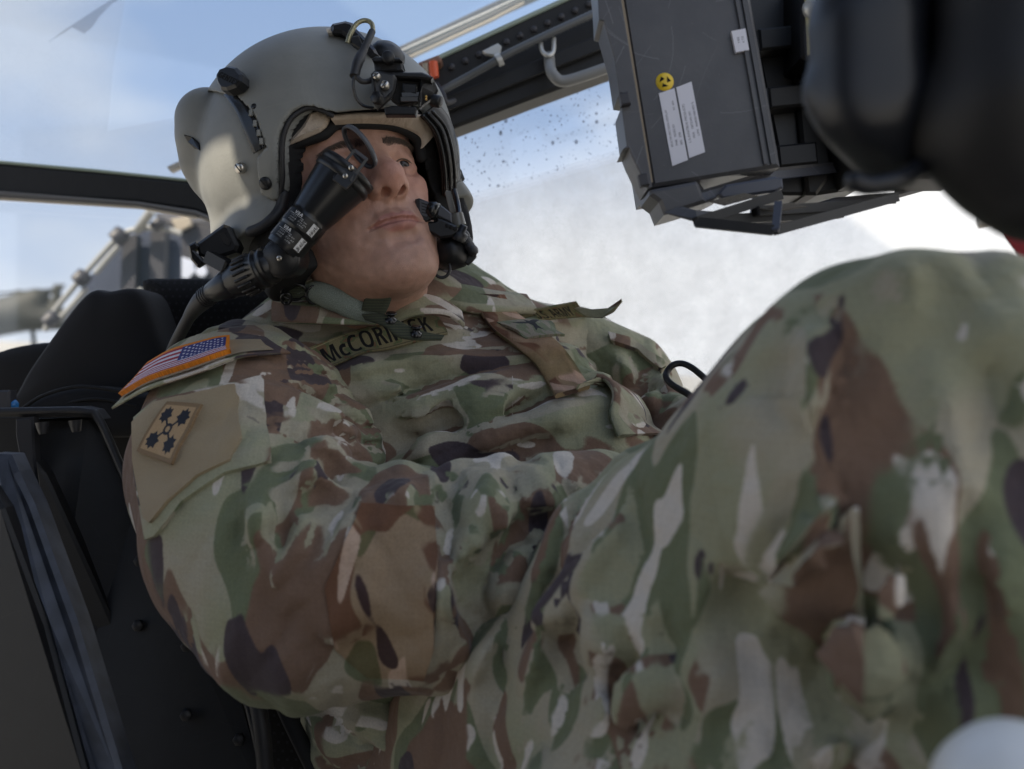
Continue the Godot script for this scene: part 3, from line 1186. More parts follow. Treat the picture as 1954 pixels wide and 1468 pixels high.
	part("clip_window", slab([[418, 447], [428, 443], [441, 461], [437, 470], [426, 466]], cd - 0.0008, 0.002, 0.0004), M.black_matt, t)
	part("clip_arm", bar(C(400, 490, cd), C(440, 512, cd - 0.01), 0.018, 0.012, Vector3.UP, 0.002), M.black, t)
	var mt := thing("goggle_mount", "black night vision goggle mount with cables bolted to the helmet front", "mount", hs(770, 150, 0))
	goggle_mount(mt)
	microphone(t)
	chin_strap(t)

func goggle_mount(t: Node3D) -> void:
	var b := ortho(hn(hs(765, 165)), Vector3(-0.35, 0.9, 0.1))
	var d := 0.885
	part("dome", lathe(hs(737, 112, -0.002), hn(hs(737, 112)), [Vector2(0.019, -0.006), Vector2(0.019, 0.004), Vector2(0.016, 0.011), Vector2(0.010, 0.015), Vector2(0.0001, 0.0165)], 22), M.black, t)
	part("upper_block", slab([[712, 113], [722, 111], [766, 114], [769, 134], [760, 137], [715, 137]], d + 0.012, 0.030, 0.0015), M.black, t)
	part("upper_lip", slab([[709, 112], [716, 107], [764, 110], [767, 116], [712, 118]], d + 0.007, 0.030, 0.001), M.black, t)
	part("gap", slab([[724, 118], [757, 119], [758, 133], [726, 132]], d + 0.0115, 0.003, 0.0004), M.black_matt, t)
	part("adjuster", lathe(C(741, 110, d + 0.006), Vector3(0, 0, 1), [Vector2(0.006, -0.01), Vector2(0.006, 0.003), Vector2(0.005, 0.004), Vector2(0.0001, 0.004)], 12), M.black, t)
	# side cheeks
	var ch := part("cheek", slab([[707, 140], [713, 134], [732, 135], [752, 141], [757, 150], [753, 173], [744, 186], [719, 208], [711, 193]], [d - 0.004, d, d + 0.002, d + 0.003, d + 0.004, d + 0.003, d, d - 0.002, d - 0.004], 0.009, 0.002), M.black, t)
	var w := screw(C(719, 146, d - 0.004), Vector3(-0.2, 0.1, 1).normalized(), 0.0035, 0.003, M.steel, t, 0.5)
	w = screw(C(735, 163, d - 0.002), Vector3(-0.2, 0.1, 1).normalized(), 0.0042, 0.003, M.steel, t, 0.9)
	part("hex_stud", lathe(C(721, 188, d - 0.003), Vector3(-0.4, 0.1, 1), [Vector2(0.0062, -0.004), Vector2(0.0062, 0.004), Vector2(0.0056, 0.0048), Vector2(0.0001, 0.005)], 6), M.black, t)
	part("far_cheek", slab([[800, 138], [826, 146], [836, 172], [832, 180], [808, 198], [800, 206], [795, 190], [801, 165]], [d + 0.014, d + 0.022, d + 0.026, d + 0.026, d + 0.018, d + 0.014, d + 0.012, d + 0.012], 0.010, 0.002), M.black, t)
	part("bridge", slab([[740, 137], [805, 137], [826, 146], [822, 152], [800, 149], [752, 147]], d + 0.008, 0.028, 0.0015), M.black, t)
	part("latch_tray", slab([[752, 150], [803, 150], [800, 192], [762, 200], [745, 188], [754, 172]], d + 0.020, 0.012, 0.0015), M.black_matt, t)
	part("latch", slab([[768, 158], [795, 160], [794, 178], [774, 180], [768, 172]], d + 0.012, 0.008, 0.001), M.black, t)
	part("latch_bar", bar(C(764, 182, d + 0.012), C(803, 181, d + 0.016), 0.004, 0.004), M.black_gloss, t)
	part("latch_bar", bar(C(762, 190, d + 0.010), C(806, 190, d + 0.016), 0.003, 0.004), M.black, t)
	part("far_knob", lathe(C(833, 193, d + 0.022), Vector3(1, -0.3, 0.3), [Vector2(0.006, -0.004), Vector2(0.006, 0.003), Vector2(0.005, 0.005), Vector2(0.0001, 0.005)], 14), M.black, t)
	part("lower_plate", slab([[733, 205], [748, 201], [792, 203], [796, 208], [792, 219], [735, 219]], d + 0.008, 0.012, 0.0012), M.black, t)
	for q in [[813, 184], [813, 189]]:
		part("contact", lathe(C(q[0], q[1], d + 0.011), Vector3(0, 0, 1), [Vector2(0.0011, -0.002), Vector2(0.0009, 0.0012), Vector2(0.0001, 0.0014)], 10), M.brass, t)
	# wires and the rear clip
	part("cable", tube(curve([C(676, 144, d), C(674, 165, d), C(680, 188, d + 0.002), C(694, 202, d + 0.004), C(713, 206, d + 0.004)], 6), 0.0014, 8), M.black_gloss, t)
	part("cable", tube(curve([C(680, 146, d), C(690, 155, d), C(704, 155, d + 0.003), C(712, 150, d + 0.005)], 6), 0.0026, 8), M.rubber, t)
	part("cable_sleeve", tube(curve([C(710, 60, d + 0.03), C(700, 82, d + 0.02), C(688, 108, d + 0.012), C(682, 122, d + 0.006), C(676, 146, d)], 5), [0.0034, 0.0036, 0.0036, 0.0036, 0.0036, 0.0036, 0.0036, 0.0038, 0.004, 0.0045, 0.005, 0.0052, 0.0052, 0.005, 0.005, 0.005, 0.0048, 0.0046, 0.0046, 0.0046, 0.0046], 12), M.rubber, t)
	part("braided_wire", tube(curve([C(663, 82, d + 0.03), C(668, 66, d + 0.03), C(680, 46, d + 0.032), C(696, 39, d + 0.034), C(709, 45, d + 0.034), C(712, 62, d + 0.03)], 6), 0.0024, 10), M.braid, t)
	part("rear_clip", slab([[630, 48], [634, 43], [658, 38], [672, 42], [678, 52], [700, 75], [716, 92], [722, 104], [708, 108], [692, 88], [668, 74], [650, 62], [632, 60]], d + 0.055, 0.020, 0.003), M.chrome_black, t)
	part("clip_tongue", slab([[621, 53], [632, 50], [634, 61], [624, 62]], d + 0.058, 0.012, 0.002), M.leather_pale, t)
	part("clip_foot", slab([[660, 72], [684, 66], [690, 80], [700, 92], [690, 96], [672, 84]], d + 0.03, 0.012, 0.0012), M.black, t)

func microphone(t: Node3D) -> void:
	var z := func(x: float, y: float) -> Array: return [780 + x * 0.12265, 360 + y * 0.12265]
	var dm := 0.955
	var m := part("microphone", slab([z.call(98, 165), z.call(160, 145), z.call(330, 212), z.call(330, 478), z.call(270, 518), z.call(108, 448)], dm, 0.010, 0.0012), M.black, t)
	for k in 4:
		var s := part("grille_slot", bar(C(z.call(198, 222 + k * 48)[0], z.call(198, 222 + k * 48)[1], dm - 0.0003), C(z.call(308, 266 + k * 30)[0], z.call(308, 262 + k * 45)[1], dm - 0.0003), 0.0007, 0.0008, Vector3.UP, 0.0001), M.black_matt, m)
		s.position = Vector3.ZERO
	part("microphone_face", slab([z.call(165, 170), z.call(325, 225), z.call(322, 400), z.call(275, 440), z.call(172, 405)], dm - 0.0002, 0.002, 0.0004), M.grey_plastic, t)
	part("swivel", lathe(C(z.call(370, 340)[0], z.call(370, 340)[1], dm + 0.006), Vector3(1, -0.35, 0.2), [Vector2(0.009, -0.004), Vector2(0.010, 0.0), Vector2(0.009, 0.006), Vector2(0.0001, 0.006)], 16), M.black_gloss, t)
	part("boom_clip", slab([z.call(450, 290), z.call(490, 250), z.call(550, 290), z.call(665, 385), z.call(670, 530), z.call(500, 450), z.call(440, 420)], dm + 0.006, 0.012, 0.0012), M.grey_plastic, t)
	part("boom_block", slab([z.call(420, 500), z.call(450, 455), z.call(540, 480), z.call(750, 580), z.call(765, 700), z.call(660, 750), z.call(480, 770), z.call(350, 690), z.call(230, 660), z.call(215, 570), z.call(260, 520)], dm + 0.004, 0.016, 0.002), M.black, t)
	for k in 3:
		var c: Array = z.call(597 + k * 60, 575 + k * 26)
		part("boom_hole", lathe(C(c[0], c[1], dm + 0.0035), Vector3(0, 0, 1), [Vector2(0.0022, -0.001), Vector2(0.0022, 0.0002), Vector2(0.0001, 0.0002)], 14), M.black_matt, t)
	part("boom_sleeve", tube([C(870, 409, dm + 0.02), C(877, 432, dm + 0.02)], 0.0075, 14), M.clear_grey, t)
	part("boom_strip", slab([z.call(560, 60), z.call(580, 25), z.call(650, 35), z.call(745, 375), z.call(640, 380)], dm + 0.04, 0.004, 0.0008), M.helmet, t)
	part("boom_wire", tube(curve([C(866, 362, dm + 0.04), C(872, 385, dm + 0.035), C(876, 410, dm + 0.02)], 5), 0.003, 8), M.black_gloss, t)
	part("thumb_screw", lathe(C(878, 447, dm + 0.012), Vector3(0.5, 1, 0.4), [Vector2(0.008, -0.006), Vector2(0.0085, 0.002), Vector2(0.004, 0.003), Vector2(0.004, 0.010), Vector2(0.0001, 0.010)], 16), M.black, t)
	part("ear_cup", lathe(C(866, 480, dm + 0.03), Vector3(0.9, 0.15, 0.5), [Vector2(0.0001, -0.016), Vector2(0.016, -0.016), Vector2(0.019, -0.006), Vector2(0.018, 0.008), Vector2(0.012, 0.014), Vector2(0.0001, 0.016)], 20), M.black, t)
	# link strap outside the boom
	for q in [[886, 450], [891, 461], [896, 470], [902, 478]]:
		part("strap_link", lathe(C(q[0], q[1], dm + 0.02), Vector3(0.6, 0.3, 0.6), [Vector2(0.0055, -0.003), Vector2(0.0055, 0.003), Vector2(0.003, 0.004), Vector2(0.0001, 0.004)], 10), M.black, t)
	part("link_strap", slab([[876, 456], [884, 448], [900, 470], [909, 478], [909, 490], [900, 500], [893, 506], [885, 500], [892, 490], [893, 480], [886, 470]], dm + 0.024, 0.008, 0.001), M.black, t)
	var ring := []
	for k in 15:
		var a := lerpf(-0.35, 3.9, k / 14.0)
		ring.append(C(843 + 15.5 * cos(a), 512 + 18.0 * sin(a), dm + 0.012))
	part("boom_cord", tube(ring, 0.0017, 8, true, true), M.black, t)

func chin_strap(t: Node3D) -> void:
	var d := 0.985
	part("chin_pad", tube(curve([C(590, 556, d - 0.005), C(620, 562, d - 0.01), C(655, 574, d - 0.012), C(695, 594, d - 0.006), C(712, 602, d)], 5), [0.008, 0.010, 0.0115, 0.012, 0.0125, 0.0135, 0.014, 0.0145, 0.0145, 0.0145, 0.015, 0.0155, 0.016, 0.016, 0.0155, 0.015, 0.0145, 0.014, 0.013, 0.012, 0.010], 16, true, true), M.fleece, t)
	var fu := st_new()
	var rng := RandomNumberGenerator.new()
	rng.seed = 9
	for i in 500:
		var u := rng.randf()
		var p := C(lerpf(585, 715, u), lerpf(556, 604, u), d - 0.008)
		var an := rng.randf() * TAU
		var dir := Vector3(rng.randf_range(-0.5, 0.5), cos(an), absf(sin(an)) * 0.8).normalized()
		var a := p + dir * 0.0125
		var e := a + (dir + Vector3(rng.randf_range(-1, 1), rng.randf_range(-1, 1), rng.randf_range(-1, 1)) * 0.9).normalized() * rng.randf_range(0.002, 0.0045)
		var s := dir.cross(Vector3.RIGHT).normalized() * 0.00016
		fu.add_vertex(a - s); fu.add_vertex(e); fu.add_vertex(a + s)
	part("pad_fuzz", done(fu), M.fleece, t)
	var q := part("web_strap", ribbon(curve([C(542, 548, d), C(565, 545, d - 0.008), C(600, 552, d - 0.010)], 5), curve([C(548, 575, d), C(572, 572, d - 0.008), C(606, 574, d - 0.010)], 5), Vector3(0, 0, 1), 0.003), M.web, t)
	q = part("strap_tab", ribbon(curve([C(692, 590, d - 0.02), C(697, 572, d - 0.024), C(708, 552, d - 0.026), C(722, 541, d - 0.026)], 4), curve([C(734, 597, d - 0.02), C(742, 580, d - 0.022), C(745, 566, d - 0.024), C(736, 545, d - 0.026)], 4), Vector3(0, 0, 1), 0.004), M.web, t)
	q = part("strap_end", ribbon(curve([C(694, 600, d - 0.022), C(735, 602, d - 0.032), C(775, 622, d - 0.034), C(812, 636, d - 0.03), C(847, 642, d - 0.026)], 4), curve([C(700, 610, d - 0.022), C(735, 624, d - 0.036), C(760, 644, d - 0.038), C(800, 650, d - 0.034), C(842, 650, d - 0.028)], 4), Vector3(0, 0.8, 0.5), 0.0035), M.web, t)
	for s in [[746, 610], [794, 636]]:
		part("snap", lathe(C(s[0], s[1], d - 0.036), Vector3(0.1, 1, 0.35), [Vector2(0.006, -0.003), Vector2(0.0062, 0.001), Vector2(0.0036, 0.002), Vector2(0.0036, 0.005), Vector2(0.0056, 0.006), Vector2(0.005, 0.0075), Vector2(0.0001, 0.007)], 18), M.black_gloss, t)
	for r in [[561, 557, 24, 15, 0.3], [546, 570, 9, 10, 0.0], [598, 563, 13, 16, 0.8]]:
		var ring := []
		for k in 25:
			var a := TAU * k / 24.0
			ring.append(C(r[0] + r[2] * cos(a), r[1] + r[3] * sin(a), d - 0.014 + 0.004 * sin(a + r[4])))
		part("buckle_ring", tube(ring, 0.0017, 8, false), M.black_gloss, t)
# ---------- lettering ----------
func font(bold := false) -> SystemFont:
	var f := SystemFont.new()
	f.font_names = PackedStringArray(["Droid Sans"])
	f.font_weight = 700 if bold else 400
	return f
# raised or printed letters of real height h (metres) on a flat face: centre, basis (z out), turn about z
func print_on(parent: Node3D, words: String, at: Vector3, bb: Basis, turn: float, h: float, m: Material) -> void:
	var tm := TextMesh.new()
	tm.text = words
	tm.font = font(true)
	tm.font_size = 32
	tm.pixel_size = h / 24.0
	tm.depth = 0.0002
	var o := part("lettering", tm, m, parent)
	o.transform = Transform3D(bb * Basis(Vector3.BACK, turn), at - (parent.get_parent().get_meta("base_at") if parent.get_parent().has_meta("base_at") else Vector3.ZERO) - parent.position)
# letters drawn into a picture: x, y in pixels of the text's centre, cap height in pixels
func ink(im: Image, words: String, x: float, y: float, cap: float, c: Color, bold := true, stretch := 1.0) -> void:
	var tm := TextMesh.new()
	tm.text = words
	tm.font = font(bold)
	tm.font_size = 64
	tm.pixel_size = cap / 46.0
	tm.depth = 0.0
	tm.curve_step = 1.0
	var arr := tm.surface_get_arrays(0)
	var vs: PackedVector3Array = arr[Mesh.ARRAY_VERTEX]
	var ix: PackedInt32Array = arr[Mesh.ARRAY_INDEX] if arr[Mesh.ARRAY_INDEX] != null else PackedInt32Array(range(vs.size()))
	for k in range(0, ix.size(), 3):
		tri_fill(im, Vector2(x + vs[ix[k]].x * stretch, y - vs[ix[k]].y), Vector2(x + vs[ix[k + 1]].x * stretch, y - vs[ix[k + 1]].y), Vector2(x + vs[ix[k + 2]].x * stretch, y - vs[ix[k + 2]].y), c)
func tri_fill(im: Image, a: Vector2, b: Vector2, c: Vector2, col: Color) -> void:
	var x0 := maxi(int(minf(a.x, minf(b.x, c.x))), 0)
	var x1 := mini(int(maxf(a.x, maxf(b.x, c.x))) + 1, im.get_width() - 1)
	var y0 := maxi(int(minf(a.y, minf(b.y, c.y))), 0)
	var y1 := mini(int(maxf(a.y, maxf(b.y, c.y))) + 1, im.get_height() - 1)
	for y in range(y0, y1 + 1):
		for x in range(x0, x1 + 1):
			if Geometry2D.point_is_inside_triangle(Vector2(x + 0.5, y + 0.5), a, b, c):
				im.set_pixel(x, y, col)
func poly_fill(im: Image, v: PackedVector2Array, col: Color) -> void:
	var t := Geometry2D.triangulate_polygon(v)
	for k in range(0, t.size(), 3):
		tri_fill(im, v[t[k]], v[t[k + 1]], v[t[k + 2]], col)
func pic(im: Image, rough := 0.9) -> StandardMaterial3D:
	var m := mat(Color.WHITE, rough)
	m.albedo_texture = ImageTexture.create_from_image(im)
	m.texture_repeat = false
	return m
# a thin flat print lying on a plane: four corners, texture 0..1 across
func sheet(c: Array, n: Vector3, t := 0.0006) -> ArrayMesh:
	var st := st_new()
	st.set_smooth_group(-1)
	var uv := [Vector2(0, 0), Vector2(1, 0), Vector2(1, 1), Vector2(0, 1)]
	var top := []
	for p in c:
		top.append(p + n * t)
	for k in [0, 1, 2, 0, 2, 3]:
		st.set_uv(uv[k])
		st.add_vertex(top[k])
	for k in 4:
		var l := (k + 1) % 4
		for q in [[top[k], uv[k]], [c[k], uv[k]], [c[l], uv[l]], [top[k], uv[k]], [c[l], uv[l]], [top[l], uv[l]]]:
			st.set_uv(q[1])
			st.add_vertex(q[0])
	return done(st)
var shirt := Field.new()
var pants := Field.new()
func seen(f: Field, px: float, py: float, near := 0.3, far := 2.0, all := true) -> Vector3:   # the point of a field that a pixel shows
	if all:
		f.act = PackedInt32Array(range(f.ty.size()))
	var dir := C(px, py, 1.0)
	var l := dir.length()
	var t := near
	for i in 90:
		var d := f.at(dir * t)
		if d < 0.0004:
			break
		t += maxf(d * 0.85, 0.0005) / l
		if t > far:
			return C(px, py, far)
	return dir * t
func slope(f: Field, p: Vector3) -> Vector3:
	var e := 0.002
	return Vector3(f.at(p + Vector3(e, 0, 0)) - f.at(p - Vector3(e, 0, 0)), f.at(p + Vector3(0, e, 0)) - f.at(p - Vector3(0, e, 0)), f.at(p + Vector3(0, 0, e)) - f.at(p - Vector3(0, 0, e))).normalized()
# folds: lines of [px, py] run over the cloth; height > 0 raises a ridge of that radius, < 0 presses a valley
func fold(f: Field, line: Array, rad: float, lift: float, k: float) -> void:
	var pts := []
	var rr := []
	for i in line.size():
		var p := seen(f, line[i][0], line[i][1])
		var n := slope(f, p)
		var end := i == 0 or i == line.size() - 1
		pts.append(p + n * (lift - (absf(rad) * 0.35 if end and rad > 0 else 0.0)))
		var e := 0.35 if end else 1.0
		rr.append(absf(rad) * e)
	var s := []
	for i in pts.size():
		s.append(pts[i])
	pending.append([f, s, rr, k, 0 if rad > 0 else 1])
var pending := []
func folds_done() -> void:
	for q in pending:
		(q[0] as Field).chain(q[1], q[2], q[3], q[4])
	pending.clear()

var sleeve := Field.new()
var far_sleeve := Field.new()
func body_fields() -> void:
	var f := shirt
	var tb := Basis(Vector3.UP, deg_to_rad(32)) * Basis(Vector3.BACK, deg_to_rad(14)) * Basis(Vector3.RIGHT, deg_to_rad(-22))
	f.ell(C(800, 800, 1.13), Vector3(0.205, 0.235, 0.130), 0.05, 0, tb)
	f.ell(C(1000, 1000, 1.06), Vector3(0.185, 0.20, 0.150), 0.06, 0, tb)
	f.ell(C(860, 1340, 0.97), Vector3(0.15, 0.16, 0.14), 0.06)
	f.cap(C(500, 735, 1.04), C(1085, 690, 1.22), 0.066, 0.072, 0.05)                # shoulder yoke
	f.cap(C(560, 660, 1.06), C(900, 640, 1.13), 0.045, 0.048, 0.04)
	f.cap(C(735, 640, 1.09), C(760, 760, 1.12), 0.075, 0.10, 0.04)
	f.cap(C(760, 790, 1.05), C(1020, 770, 1.04), 0.075, 0.070, 0.05)
	f.cap(C(800, 940, 0.99), C(1130, 870, 0.985), 0.062, 0.062, 0.045)
	# the cloth hangs in rolls from the armpit to the front opening
	fold(f, [[720, 880], [790, 830], [880, 800], [1000, 775], [1110, 762]], -0.020, 0.006, 0.016)
	fold(f, [[735, 920], [820, 868], [930, 832], [1060, 800], [1140, 782]], 0.020, -0.008, 0.016)
	fold(f, [[700, 760], [800, 775], [900, 757], [1020, 730]], 0.022, -0.010, 0.018)
	fold(f, [[690, 720], [790, 722], [880, 705], [960, 690]], -0.014, 0.006, 0.016)
	fold(f, [[620, 690], [700, 700], [800, 690]], 0.014, -0.006, 0.014)
	fold(f, [[760, 810], [850, 790], [940, 770]], -0.010, 0.004, 0.012)
	fold(f, [[770, 960], [900, 905], [1030, 860]], -0.014, 0.006, 0.016)
	fold(f, [[1090, 700], [1150, 730], [1200, 790]], 0.012, -0.004, 0.014)
	fold(f, [[1120, 680], [1190, 720], [1230, 790]], -0.010, 0.004, 0.014)
	fold(f, [[690, 1360], [770, 1380], [850, 1350]], -0.014, 0.006, 0.016)
	fold(f, [[700, 1400], [790, 1425], [880, 1390]], 0.014, -0.005, 0.015)
	fold(f, [[720, 1440], [800, 1450], [880, 1430]], -0.012, 0.004, 0.014)
	folds_done()
	f.wave(C(850, 780, 1.0), 0.36, wave_noise(31, 1.0, 2), Basis.from_scale(Vector3(3.5, 17.0, 6.0)) * Basis(Vector3.BACK, -0.25), 0.0135)
	f.wave(C(800, 1400, 0.85), 0.22, wave_noise(36, 1.0, 2), Basis.from_scale(Vector3(9.0, 20.0, 9.0)), 0.0189)
	job("shirt", f, Vector3(-0.40, -0.50, -1.42), Vector3(0.34, 0.16, -0.80), 0.0052)
	# near sleeve
	var s := sleeve
	s.chain([C(456, 742, 1.01), C(474, 805, 0.965), C(470, 900, 0.92), C(510, 1030, 0.85), C(590, 1110, 0.815), C(860, 1098, 0.80), C(1000, 1030, 0.82), C(1140, 980, 0.85)], [0.071, 0.096, 0.107, 0.103, 0.102, 0.089, 0.074, 0.058], 0.028)
	s.cap(C(612, 800, 1.0), C(640, 885, 0.95), 0.044, 0.052, 0.04)
	# gathers under the arm, at the inner elbow and along the forearm
	fold(s, [[560, 735], [640, 770], [720, 845]], -0.016, 0.007, 0.014)
	fold(s, [[545, 760], [620, 800], [700, 860]], 0.016, -0.005, 0.012)
	fold(s, [[520, 815], [600, 830], [700, 880]], -0.014, 0.005, 0.012)
	fold(s, [[540, 850], [620, 862], [720, 895]], 0.014, -0.005, 0.010)
	fold(s, [[530, 905], [610, 895], [715, 915]], -0.018, 0.006, 0.012)
	fold(s, [[540, 930], [600, 925], [700, 930]], 0.013, -0.004, 0.010)
	fold(s, [[545, 960], [600, 950], [660, 945]], -0.010, 0.004, 0.010)
	fold(s, [[735, 905], [700, 960], [690, 1060]], 0.011, -0.004, 0.010)
	fold(s, [[765, 900], [770, 960], [760, 1060]], 0.010, -0.004, 0.010)
	fold(s, [[800, 895], [815, 950], [800, 1020]], -0.010, 0.005, 0.010)
	fold(s, [[690, 915], [650, 960], [610, 1060]], -0.010, 0.004, 0.010)
	fold(s, [[545, 940], [520, 1010], [530, 1100]], -0.012, 0.005, 0.012)
	fold(s, [[470, 935], [480, 1000], [520, 1090]], 0.012, -0.004, 0.012)
	fold(s, [[440, 950], [440, 1020], [470, 1110]], -0.010, 0.004, 0.012)
	fold(s, [[830, 955], [838, 1080], [832, 1250]], -0.005, 0.002, 0.006)
	fold(s, [[855, 890], [850, 1010], [865, 1180]], -0.016, 0.006, 0.012)
	fold(s, [[890, 1300], [868, 1120], [960, 1000], [1110, 885]], 0.017, -0.003, 0.014)
	fold(s, [[910, 1290], [912, 1120], [995, 1030], [1125, 950]], -0.018, 0.007, 0.014)
	fold(s, [[960, 1240], [975, 1120], [1060, 1030]], 0.016, -0.003, 0.012)
	fold(s, [[1010, 1180], [1030, 1090], [1100, 1010]], -0.014, 0.005, 0.012)
	fold(s, [[900, 900], [1000, 870], [1090, 860]], -0.010, 0.003, 0.012)
	fold(s, [[420, 1060], [520, 1190], [640, 1270]], -0.010, 0.005, 0.02)
	fold(s, [[600, 1300], [700, 1230], [810, 1210]], -0.010, 0.004, 0.016)
	fold(s, [[620, 1200], [700, 1160], [790, 1150]], 0.010, -0.005, 0.016)
	folds_done()
	s.wave(C(640, 1080, 0.73), 0.26, wave_noise(32, 1.0, 2), Basis.from_scale(Vector3(15.0, 5.0, 6.0)) * Basis(Vector3.BACK, 0.35), 0.0121)
	s.wave(C(960, 1050, 0.75), 0.20, wave_noise(33, 1.0, 2), Basis.from_scale(Vector3(20.0, 7.0, 8.0)) * Basis(Vector3.BACK, -0.6), 0.0090)
	s.wave(C(620, 850, 0.9), 0.16, wave_noise(35, 1.0, 2), Basis.from_scale(Vector3(8.0, 24.0, 9.0)) * Basis(Vector3.BACK, 0.25), 0.0162)
	s.wave(C(480, 690, 0.97), 0.14, wave_noise(34, 1.0, 2), Basis.from_scale(Vector3(9.0, 20.0, 9.0)) * Basis(Vector3.BACK, 0.2), 0.0121)
	job("sleeve", s, Vector3(-0.46, -0.36, -1.12), Vector3(0.14, 0.10, -0.68), 0.0048)
	var r := far_sleeve
	r.chain([C(1090, 690, 1.22), C(1185, 735, 1.20), C(1255, 840, 1.12), C(1340, 830, 1.02)], [0.072, 0.064, 0.060, 0.046], 0.03)
	fold(r, [[1210, 690], [1230, 740], [1220, 800]], -0.012, 0.005, 0.012)
	fold(r, [[1260, 720], [1250, 770], [1250, 820]], 0.012, -0.004, 0.012)
	folds_done()
	r.wave(C(1240, 750, 1.1), 0.14, wave_noise(37, 1.0, 2), Basis.from_scale(Vector3(16.0, 9.0, 9.0)), 0.0162)
	job("far_sleeve", r, Vector3(0.0, -0.14, -1.36), Vector3(0.30, 0.13, -0.92), 0.005)
	var g := pants
	g.chain([C(1010, 1400, 0.85), C(1370, 1115, 0.68), C(1740, 850, 0.56)], [0.125, 0.108, 0.104], 0.03)
	g.chain([C(1740, 850, 0.56), C(1850, 1200, 0.55), C(1960, 1650, 0.54)], [0.104, 0.105, 0.095], 0.05)
	g.chain([C(1300, 1560, 0.66), C(1560, 1500, 0.60), C(1800, 1450, 0.56)], [0.11, 0.10, 0.09], 0.05)
	g.ell(C(950, 1450, 0.96), Vector3(0.17, 0.12, 0.16), 0.05)
	g.chain([C(1100, 1250, 1.05), C(1480, 1080, 0.92), C(1760, 1000, 0.80), C(1850, 1500, 0.8)], [0.10, 0.095, 0.075, 0.08], 0.03)
	# cargo pocket and the folds of the bent knee
	fold(g, [[1645, 955], [1640, 1100], [1650, 1250], [1560, 1460]], 0.018, 0.006, 0.010)
	fold(g, [[1465, 1112], [1550, 1190], [1640, 1320], [1545, 1460]], 0.013, 0.006, 0.008)
	fold(g, [[1645, 950], [1550, 1035], [1462, 1110]], 0.011, 0.004, 0.008)
	fold(g, [[1510, 1180], [1560, 1280], [1510, 1420]], -0.034, 0.008, 0.014)
	fold(g, [[1590, 1080], [1610, 1180], [1630, 1260]], -0.022, 0.006, 0.014)
	fold(g, [[1672, 960], [1668, 1120], [1690, 1280]], -0.020, 0.008, 0.014)
	fold(g, [[1600, 590], [1625, 700], [1642, 830], [1648, 960]], -0.022, 0.010, 0.016)
	fold(g, [[1690, 540], [1735, 680], [1765, 830], [1775, 980]], -0.022, 0.011, 0.016)
	fold(g, [[1790, 540], [1860, 680], [1915, 820], [1945, 960]], -0.022, 0.011, 0.016)
	fold(g, [[1530, 600], [1480, 700], [1470, 780]], -0.010, 0.005, 0.016)
	fold(g, [[1900, 560], [1954, 640], [2000, 760]], 0.016, -0.006, 0.018)
	fold(g, [[1640, 830], [1780, 890], [1940, 900]], -0.008, 0.002, 0.008)
	fold(g, [[940, 1330], [1030, 1150], [1150, 1010]], -0.018, 0.005, 0.014)
	fold(g, [[980, 1380], [1060, 1180], [1180, 1000]], 0.020, -0.003, 0.014)
	fold(g, [[1020, 1340], [1080, 1250], [1200, 1145]], -0.014, 0.003, 0.010)
	fold(g, [[1200, 1150], [1215, 1030], [1212, 890]], -0.008, 0.002, 0.010)
	fold(g, [[1220, 1160], [1290, 1260], [1390, 1360]], -0.016, 0.004, 0.012)
	fold(g, [[1110, 1330], [1170, 1220], [1250, 1170]], 0.018, -0.003, 0.012)
	fold(g, [[1200, 1420], [1260, 1300], [1230, 1180]], 0.018, -0.003, 0.012)
	fold(g, [[1150, 1440], [1210, 1330], [1210, 1230]], -0.014, 0.004, 0.012)
	fold(g, [[1300, 1240], [1400, 1150], [1480, 1110]], -0.014, 0.004, 0.012)
	fold(g, [[1330, 1420], [1380, 1300], [1360, 1220]], 0.016, -0.004, 0.014)
	fold(g, [[1740, 1000], [1760, 1180], [1730, 1400]], -0.012, 0.005, 0.02)
	fold(g, [[1830, 960], [1870, 1130], [1860, 1330]], -0.012, 0.005, 0.02)
	folds_done()
	g.wave(C(1150, 1250, 0.7), 0.26, wave_noise(41, 1.0, 2), Basis.from_scale(Vector3(15.0, 6.0, 8.0)) * Basis(Vector3.BACK, 0.45), 0.0203)
	g.wave(C(1800, 900, 0.45), 0.30, wave_noise(42, 1.0, 2), Basis.from_scale(Vector3(12.0, 5.0, 6.0)) * Basis(Vector3.BACK, 0.25), 0.0162)
	job("pants", g, Vector3(-0.25, -0.62, -1.22), Vector3(0.46, 0.09, -0.40), 0.0055)
func on(f: Field, px: float, py: float, lift := 0.0, miss := 0.93) -> Vector3:
	var p := seen(f, px, py, 0.3, 1.6, f.act.is_empty())
	if p.z < -1.55:
		return C(px, py, miss)
	return p + slope(f, p) * lift if lift != 0.0 else p
# keep only the shapes near these pixels' points, to look them up faster
func near_to(f: Field, px: Array) -> void:
	f.act = PackedInt32Array()
	var pts := []
	var mid := Vector3.ZERO
	for q in px:
		f.act = PackedInt32Array()
		var p := on(f, q[0], q[1])
		pts.append(p)
		mid += p / px.size()
	var r := 0.0
	for p in pts:
		r = maxf(r, mid.distance_to(p))
	f.cull(mid, minf(r, 0.2) + 0.05)
